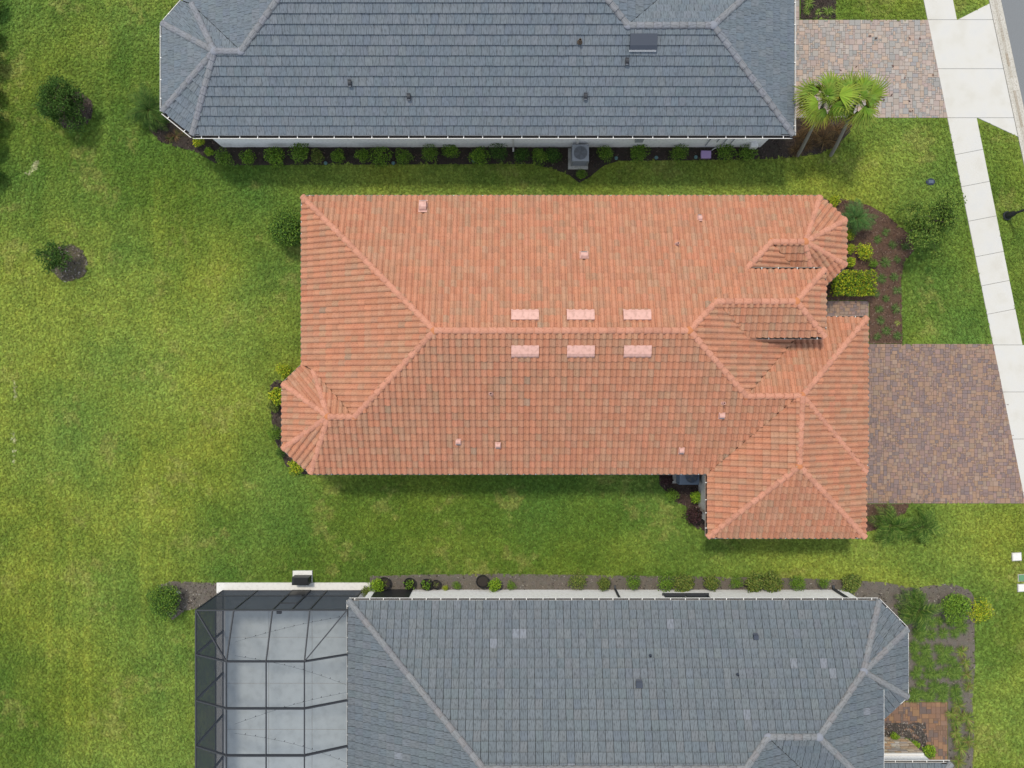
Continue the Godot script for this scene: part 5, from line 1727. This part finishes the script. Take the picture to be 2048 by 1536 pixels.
	shrub(891, 1175, 0.16, 0.25, "gold", "tiny golden plant against the white wall by the black pots")
	shrub(914, 1170, 0.24, 0.3, "green", "low spreading plant between the black pots and lime bush")
	shrub(1022, 1170, 0.24, 0.3, "green", "small green plant on the street side of the lime bush")
	plant_pot(768, 1167, 0.30, 0.28, "black pot with twigs next to the bright leafy plant", "twigs")
	plant_pot(819, 1167, 0.27, 0.28, "black pot with a leafy plant, second from the slab corner", "leafy")
	plant_pot(853, 1169, 0.27, 0.28, "black pot with a leafy plant, third from the slab corner", "leafy")
	plant_pot(872, 1169, 0.22, 0.24, "small black pot with twigs beside the tiny golden plant", "twigs")
	plant_pot(965, 1163, 0.30, 0.42, "large black pot with dark soil beside the lime bush", "empty")
	# corner bed of the patio house
	feather_palm(1838, 1222, 1.05, 0.5, "broad feathery palm at the slanted eave of the patio house", "palm", 38)
	shrub(1910, 1212, 0.82, 0.9, "lush", "large green shrub next to yellow-flowered one in the corner bed", "", 0.10, 2400)
	shrub(1954, 1220, 0.62, 0.7, "gold", "yellow-tinged shrub spilling from the corner bed onto the lawn", "", 0.08, 1100)
	shrub(333, 1201, 0.9, 1.1, "mixed", "full green shrub at the corner of the screen enclosure", "", 0.09, 4200)
	var low := [[1475, 515], [1545, 505], [1615, 505], [1370, 605], [1440, 605], [1520, 600], [1590, 610], [1405, 675], [1465, 695], [1555, 660], [1375, 755], [1455, 755], [1525, 755], [1610, 765], [1410, 815], [1490, 835], [1620, 850], [1365, 900], [1450, 895], [1540, 895], [1525, 430], [1590, 440], [1660, 470]]
	for k in 26:
		low.append([rng.randf_range(1360, 1660), rng.randf_range(430, 905)])
	for q in low:
		tuft(1380 + q[0] / 3.066, 1100 + q[1] / 3.066, rng.randf_range(0.32, 0.42), "tufted green plant in the grey mulch of the corner bed", "tufted plants in the corner bed", [Color(0.075, 0.14, 0.028), Color(0.12, 0.20, 0.036), Color(0.17, 0.25, 0.055)], "juniper", "grass_plant", "grass plant", 120, 0.010)
	for q in [[1640, 950], [1620, 1050], [1710, 1090], [1630, 1150], [1700, 1170], [1650, 1210], [1690, 760], [1680, 690], [1700, 830], [1660, 1010], [1690, 1030], [1640, 1290], [1660, 620], [1600, 1000], [1620, 1110]]:
		tuft(1380 + q[0] / 3.066, 1100 + q[1] / 3.066, rng.randf_range(0.38, 0.5), "loose light green plant along the lawn edge of the corner bed", "loose plants edging the corner bed", [Color(0.17, 0.25, 0.04), Color(0.11, 0.18, 0.032), Color(0.24, 0.28, 0.07), Color(0.18, 0.13, 0.06)], "loose", "leafy_plant", "plant", 90, 0.013)
	shrub(1788, 1472, 0.2, 0.35, "lime", "first small lime plant beside the stone-clad wall")
	shrub(1812, 1483, 0.24, 0.35, "green", "green plant in the middle of the row at the stone-clad wall")
	shrub(1830, 1490, 0.24, 0.4, "lime", "lime plant halfway along the stone-clad wall")
	shrub(1857, 1500, 0.36, 0.6, "lime", "largest lime bush at the end of the stone-clad wall", "", 0.09, 700)

# ---------------------------------------------------------------- smaller things
func small_things() -> void:
	var a := spot(1161, 306, 0.8)
	ac_unit(a.x, a.z, 0.78, 0.78, 0.72, 0.0, 0.31, Rect2(-0.52, -0.46, 0.95, 1.0), "square grey air conditioner with a round fan by the shaded white wall", M.ac_steel, M.ac_lid)
	var b := spot(1378, 952, 0.75)
	ac_unit(b.x, b.z, 0.92, 0.80, 0.70, 0.12, 0.30, Rect2(-0.62, -0.42, 1.0, 0.86), "blue-grey air conditioner half under the eave beside the garage wall", M.ac_blue, M.ac_blue_lid)
	# pool heat pump at the enclosure
	var c := spot(606, 1154)
	var p := thing("equipment_box", "black equipment box on a white pad beside the enclosure slab", "equipment box", Vector3(c.x, 0, c.z - 0.02))
	var pad := Build.new()
	pad.bevel_box(Transform3D(Basis.IDENTITY, Vector3(-0.0, 0.05, -0.02)), Vector3(0.93, 0.12, 0.56), 0.015)
	part(p, "pad", pad, M.slab_white)
	var cab := Build.new()
	cab.bevel_box(Transform3D(Basis.IDENTITY, Vector3(0.04, 0.36, 0.07)), Vector3(0.80, 0.50, 0.36), 0.04)
	part(p, "cabinet", cab, M.graphite)
	var lid := Build.new()
	lid.bevel_box(Transform3D(Basis.IDENTITY, Vector3(0.10, 0.63, 0.07)), Vector3(0.66, 0.05, 0.31), 0.02)
	part(p, "lid", lid, M.black_plastic)
	block(outline([583, 1140, 628, 1140, 628, 1170, 583, 1170]))
	# lavender utility box, valve lids, pipe
	var u := spot(1412, 309, 0.2)
	var ub := thing("utility_box", "lavender plastic utility box on the dark mulch", "utility box", Vector3(u.x, 0.02, u.z))
	var ubb := Build.new()
	ubb.bevel_box(Transform3D(Basis.IDENTITY, Vector3(0, 0.09, 0)), Vector3(0.44, 0.2, 0.32), 0.03)
	part(ub, "body", ubb, M.lavender)
	var ubl := Build.new()
	ubl.bevel_box(Transform3D(Basis.IDENTITY, Vector3(0, 0.2, 0)), Vector3(0.48, 0.04, 0.36), 0.015)
	part(ub, "lid", ubl, M.lavender)
	var pw := spot(1432, 296, 0.1)
	var wp := Build.new()
	wp.tube([Vector3(-0.2, 0.0, 0.12), Vector3(-0.05, 0.0, 0.0), Vector3(0.2, 0.0, -0.02)], [0.022, 0.022, 0.022], 7)
	tag(part(self, "white_pipe", wp, M.white_trim, Transform3D(Basis.IDENTITY, Vector3(pw.x, 0.09, pw.z))), "bent white pipe lying beside the lavender utility box", "pipe")
	for q in [[652, 327], [787, 327], [947, 323], [1232, 317], [1312, 316], [1391, 315]]:
		var s := spot(q[0], q[1])
		var v := Build.new()
		v.tube([Vector3(0, 0, 0), Vector3(0, 0.07, 0), Vector3(0, 0.085, 0)], [0.085, 0.085, 0.06], 14)
		tag(part(self, "sprinkler_head", v, M.teal, Transform3D(Basis.IDENTITY, Vector3(s.x, 0.02, s.z))), "small round teal sprinkler head at the mulch edge by the shrub row", "sprinkler", "sprinkler heads along the shrub row")
	var g := spot(1860, 364)
	var gv := thing("valve_cover", "dark oval valve cover in the lawn by the footpath", "valve cover", Vector3(g.x, 0, g.z))
	var gb := Build.new()
	gb.tube([Vector3(0, -0.02, 0), Vector3(0, 0.05, 0)], [0.22, 0.22], 20)
	part(gv, "rim", gb, M.valve_blue, Transform3D(Basis.from_scale(Vector3(1.0, 1.0, 0.72)), Vector3.ZERO))
	var gl := Build.new()
	gl.bevel_box(Transform3D(Basis.IDENTITY, Vector3(0.02, 0.055, 0)), Vector3(0.24, 0.03, 0.16), 0.01)
	part(gv, "lid", gl, M.ac_blue)
	# lamp post on the verge
	var l := spot(2013, 432)
	var lp := thing("street_lamp", "black street lamp post on the verge beyond the footpath", "street lamp", Vector3(l.x, 0, l.z))
	var lb := Build.new()
	lb.tube([Vector3(0, -0.02, 0), Vector3(0, 0.08, 0), Vector3(0, 0.12, 0), Vector3(0, 0.5, 0), Vector3(0, 0.62, 0)], [0.22, 0.22, 0.17, 0.12, 0.07], 18)
	part(lp, "base", lb, M.black_paint)
	var lq := Build.new()
	lq.tube([Vector3(0, 0.6, 0), Vector3(0, 3.9, 0)], [0.06, 0.045], 12)
	part(lp, "pole", lq, M.black_paint)
	var lh := Build.new()
	lh.tube([Vector3(0, 3.9, 0), Vector3(0, 3.98, 0), Vector3(0, 4.4, 0), Vector3(0, 4.45, 0), Vector3(0, 4.62, 0)], [0.06, 0.13, 0.2, 0.24, 0.03], 10)
	part(lp, "lantern", lh, M.black_paint)
	# service boxes at the street end of the lawn
	for q in [[2032, 1113, 0.42, 0.36, M.slab_white, "pale service box lid alone in the lawn by the driveway"], [2045, 1175, 0.5, 0.34, M.slab_white, "pale service box lid next to the green one"], [2046, 1155, 0.5, 0.3, M.green_plastic, "green plastic service box lid in the lawn"]]:
		var s := spot(q[0], q[1])
		var t := thing("service_box", q[5], "service box", Vector3(s.x, 0, s.z), 0.05)
		var e := Build.new()
		e.bevel_box(Transform3D(Basis.IDENTITY, Vector3(0, 0.03, 0)), Vector3(q[2] + 0.05, 0.08, q[3] + 0.05), 0.02)
		part(t, "frame", e, M.concrete_old)
		var d := Build.new()
		d.bevel_box(Transform3D(Basis.IDENTITY, Vector3(0, 0.075, 0)), Vector3(q[2], 0.04, q[3]), 0.025)
		part(t, "lid", d, q[4])
	var st := spot(380, 1187)
	var sm := Build.new()
	sm.box(Transform3D(Basis.IDENTITY, Vector3(0, 0.16, 0)), Vector3(0.16, 0.2, 0.03))
	sm.box(Transform3D(Basis.IDENTITY, Vector3(0, 0.05, 0)), Vector3(0.03, 0.14, 0.02))
	tag(part(self, "garden_marker", sm, M.white_trim, Transform3D(Basis(Vector3(1, 0, 0), -0.6), Vector3(spot(361, 1187).x, 0.03, st.z))), "small white garden marker beside the dark shrub at the enclosure", "marker")

# ---------------------------------------------------------------- turf
func lawn() -> void:
	var w := 620; var h := 490
	var img := Image.create(w, h, false, Image.FORMAT_RGB8)
	for j in h:
		for i in w:
			var x := (i + 0.5) / w * 62.0 - 31.0; var z := (j + 0.5) / h * 49.0 - 24.5
			var c := turf_color(x, z)
			var k := 0.72 + 0.15 * n_fine.get_noise_2d(x * 3.0, z * 3.0)
			img.set_pixel(i, j, Color(c.r * k, c.g * k, c.b * k).linear_to_srgb())
	var m := StandardMaterial3D.new()
	m.resource_name = "turf_ground"
	m.albedo_texture = ImageTexture.create_from_image(img)
	m.roughness = 0.95
	m.metallic_specular = 0.1
	var g := Build.new()
	var s := 250.0
	var q := [Vector3(-s, 0, -s), Vector3(-s, 0, s), Vector3(s, 0, s), Vector3(s, 0, -s)]
	var uv := []
	for p in q:
		uv.append(Vector2((p.x + 31.0) / 62.0, (p.z + 24.5) / 49.0))
	g.tri_uv(q[0], q[1], q[2], uv[0], uv[1], uv[2], Color.WHITE)
	g.tri_uv(q[0], q[2], q[3], uv[0], uv[2], uv[3], Color.WHITE)
	structure("lawn", g, m, "mown green lawn with yellowish and dry patches round the houses", "lawn")
	# blades in small patches
	var b := Build.new()
	var clumps := []
	for i in 5:
		clumps.append([Vector2(rng.randfn(), rng.randfn()) * 0.034, rng.randf_range(0.55, 1.4), rng.randf_range(-0.10, 0.14)])
	for i in 42:
		var cl: Array = clumps[i % 5]
		var o := Vector3(cl[0].x + rng.randfn() * 0.016, 0, cl[0].y + rng.randfn() * 0.016)
		var a := rng.randf() * TAU
		var d := Vector3(cos(a), 0, sin(a))
		var l := rng.randf_range(0.035, 0.08)
		var lean := rng.randf_range(0.75, 1.4)
		var sd := Vector3(-sin(a), 0, cos(a)) * rng.randf_range(0.004, 0.0075)
		var tip := o + d * l * sin(lean) + Vector3(0, l * cos(lean) + 0.006, 0)
		var mid := o + d * l * 0.5 * sin(lean * 0.7) + Vector3(0, l * 0.55, 0)
		var f: float = cl[1] * rng.randf_range(0.8, 1.2)
		var col := Color(f * (1.0 + cl[2]), f, f * (1.0 - cl[2]))
		b.tri(o - sd, o + sd, mid + sd, col); b.tri(o - sd, mid + sd, mid - sd, col); b.tri(mid - sd, mid + sd, tip, col)
	# blades bend over and present their upper faces; soften their normals towards the sward's
	for i in range(0, b.v.size(), 3):
		if b.n[i].y < 0.0:
			var q0 := b.v[i + 1]; b.v[i + 1] = b.v[i + 2]; b.v[i + 2] = q0
		for k in 3:
			b.n[i + k] = (b.n[i + k] * signf(b.n[i + k].y) * 0.35 + Vector3.UP).normalized()
	var at := []; var cols := []
	var step := 0.108
	var z := -20.5
	while z < 20.5:
		var x := -27.0
		while x < 27.0:
			var p := Vector2(x + rng.randf_range(-0.065, 0.065), z + rng.randf_range(-0.065, 0.065))
			x += step
			if rng.randf() < 0.07:
				continue
			if absf(p.x) > 26.0 or absf(p.y) > 20.0:
				continue
			var edge := 0
			var r := 0.075
			for e in [Vector2(0, 0), Vector2(r, 0), Vector2(-r, 0), Vector2(0, r), Vector2(0, -r)]:
				var k := mask_at(p.x + e.x, p.y + e.y)
				if k == 1:
					edge = 9
				elif k == 2:
					edge += 2 if e == Vector2.ZERO else 1
			if edge > 1:
				continue
			var sc := rng.randf_range(0.8, 1.25) * (1.2 if edge > 0 else 1.0)
			at.append(Transform3D(Basis(Vector3.UP, rng.randf() * TAU) * Basis.from_scale(Vector3(sc, sc * rng.randf_range(0.8, 1.2), sc)), Vector3(p.x, 0.0, p.y)))
			cols.append(vary(turf_color(p.x, p.y), 0.34, 0.07))
		z += step
	print("turf patches ", at.size())
	var mm := MultiMesh.new()
	mm.transform_format = MultiMesh.TRANSFORM_3D
	mm.use_colors = true
	mm.mesh = b.mesh()
	mm.instance_count = at.size()
	for i in at.size():
		mm.set_instance_transform(i, at[i])
		mm.set_instance_color(i, cols[i])
	var o := MultiMeshInstance3D.new()
	o.name = "grass"
	o.multimesh = mm
	o.material_override = M.turf_blade
	add_child(o)
	tag(o, "short mown grass blades covering the lawn", "grass", "", "stuff")
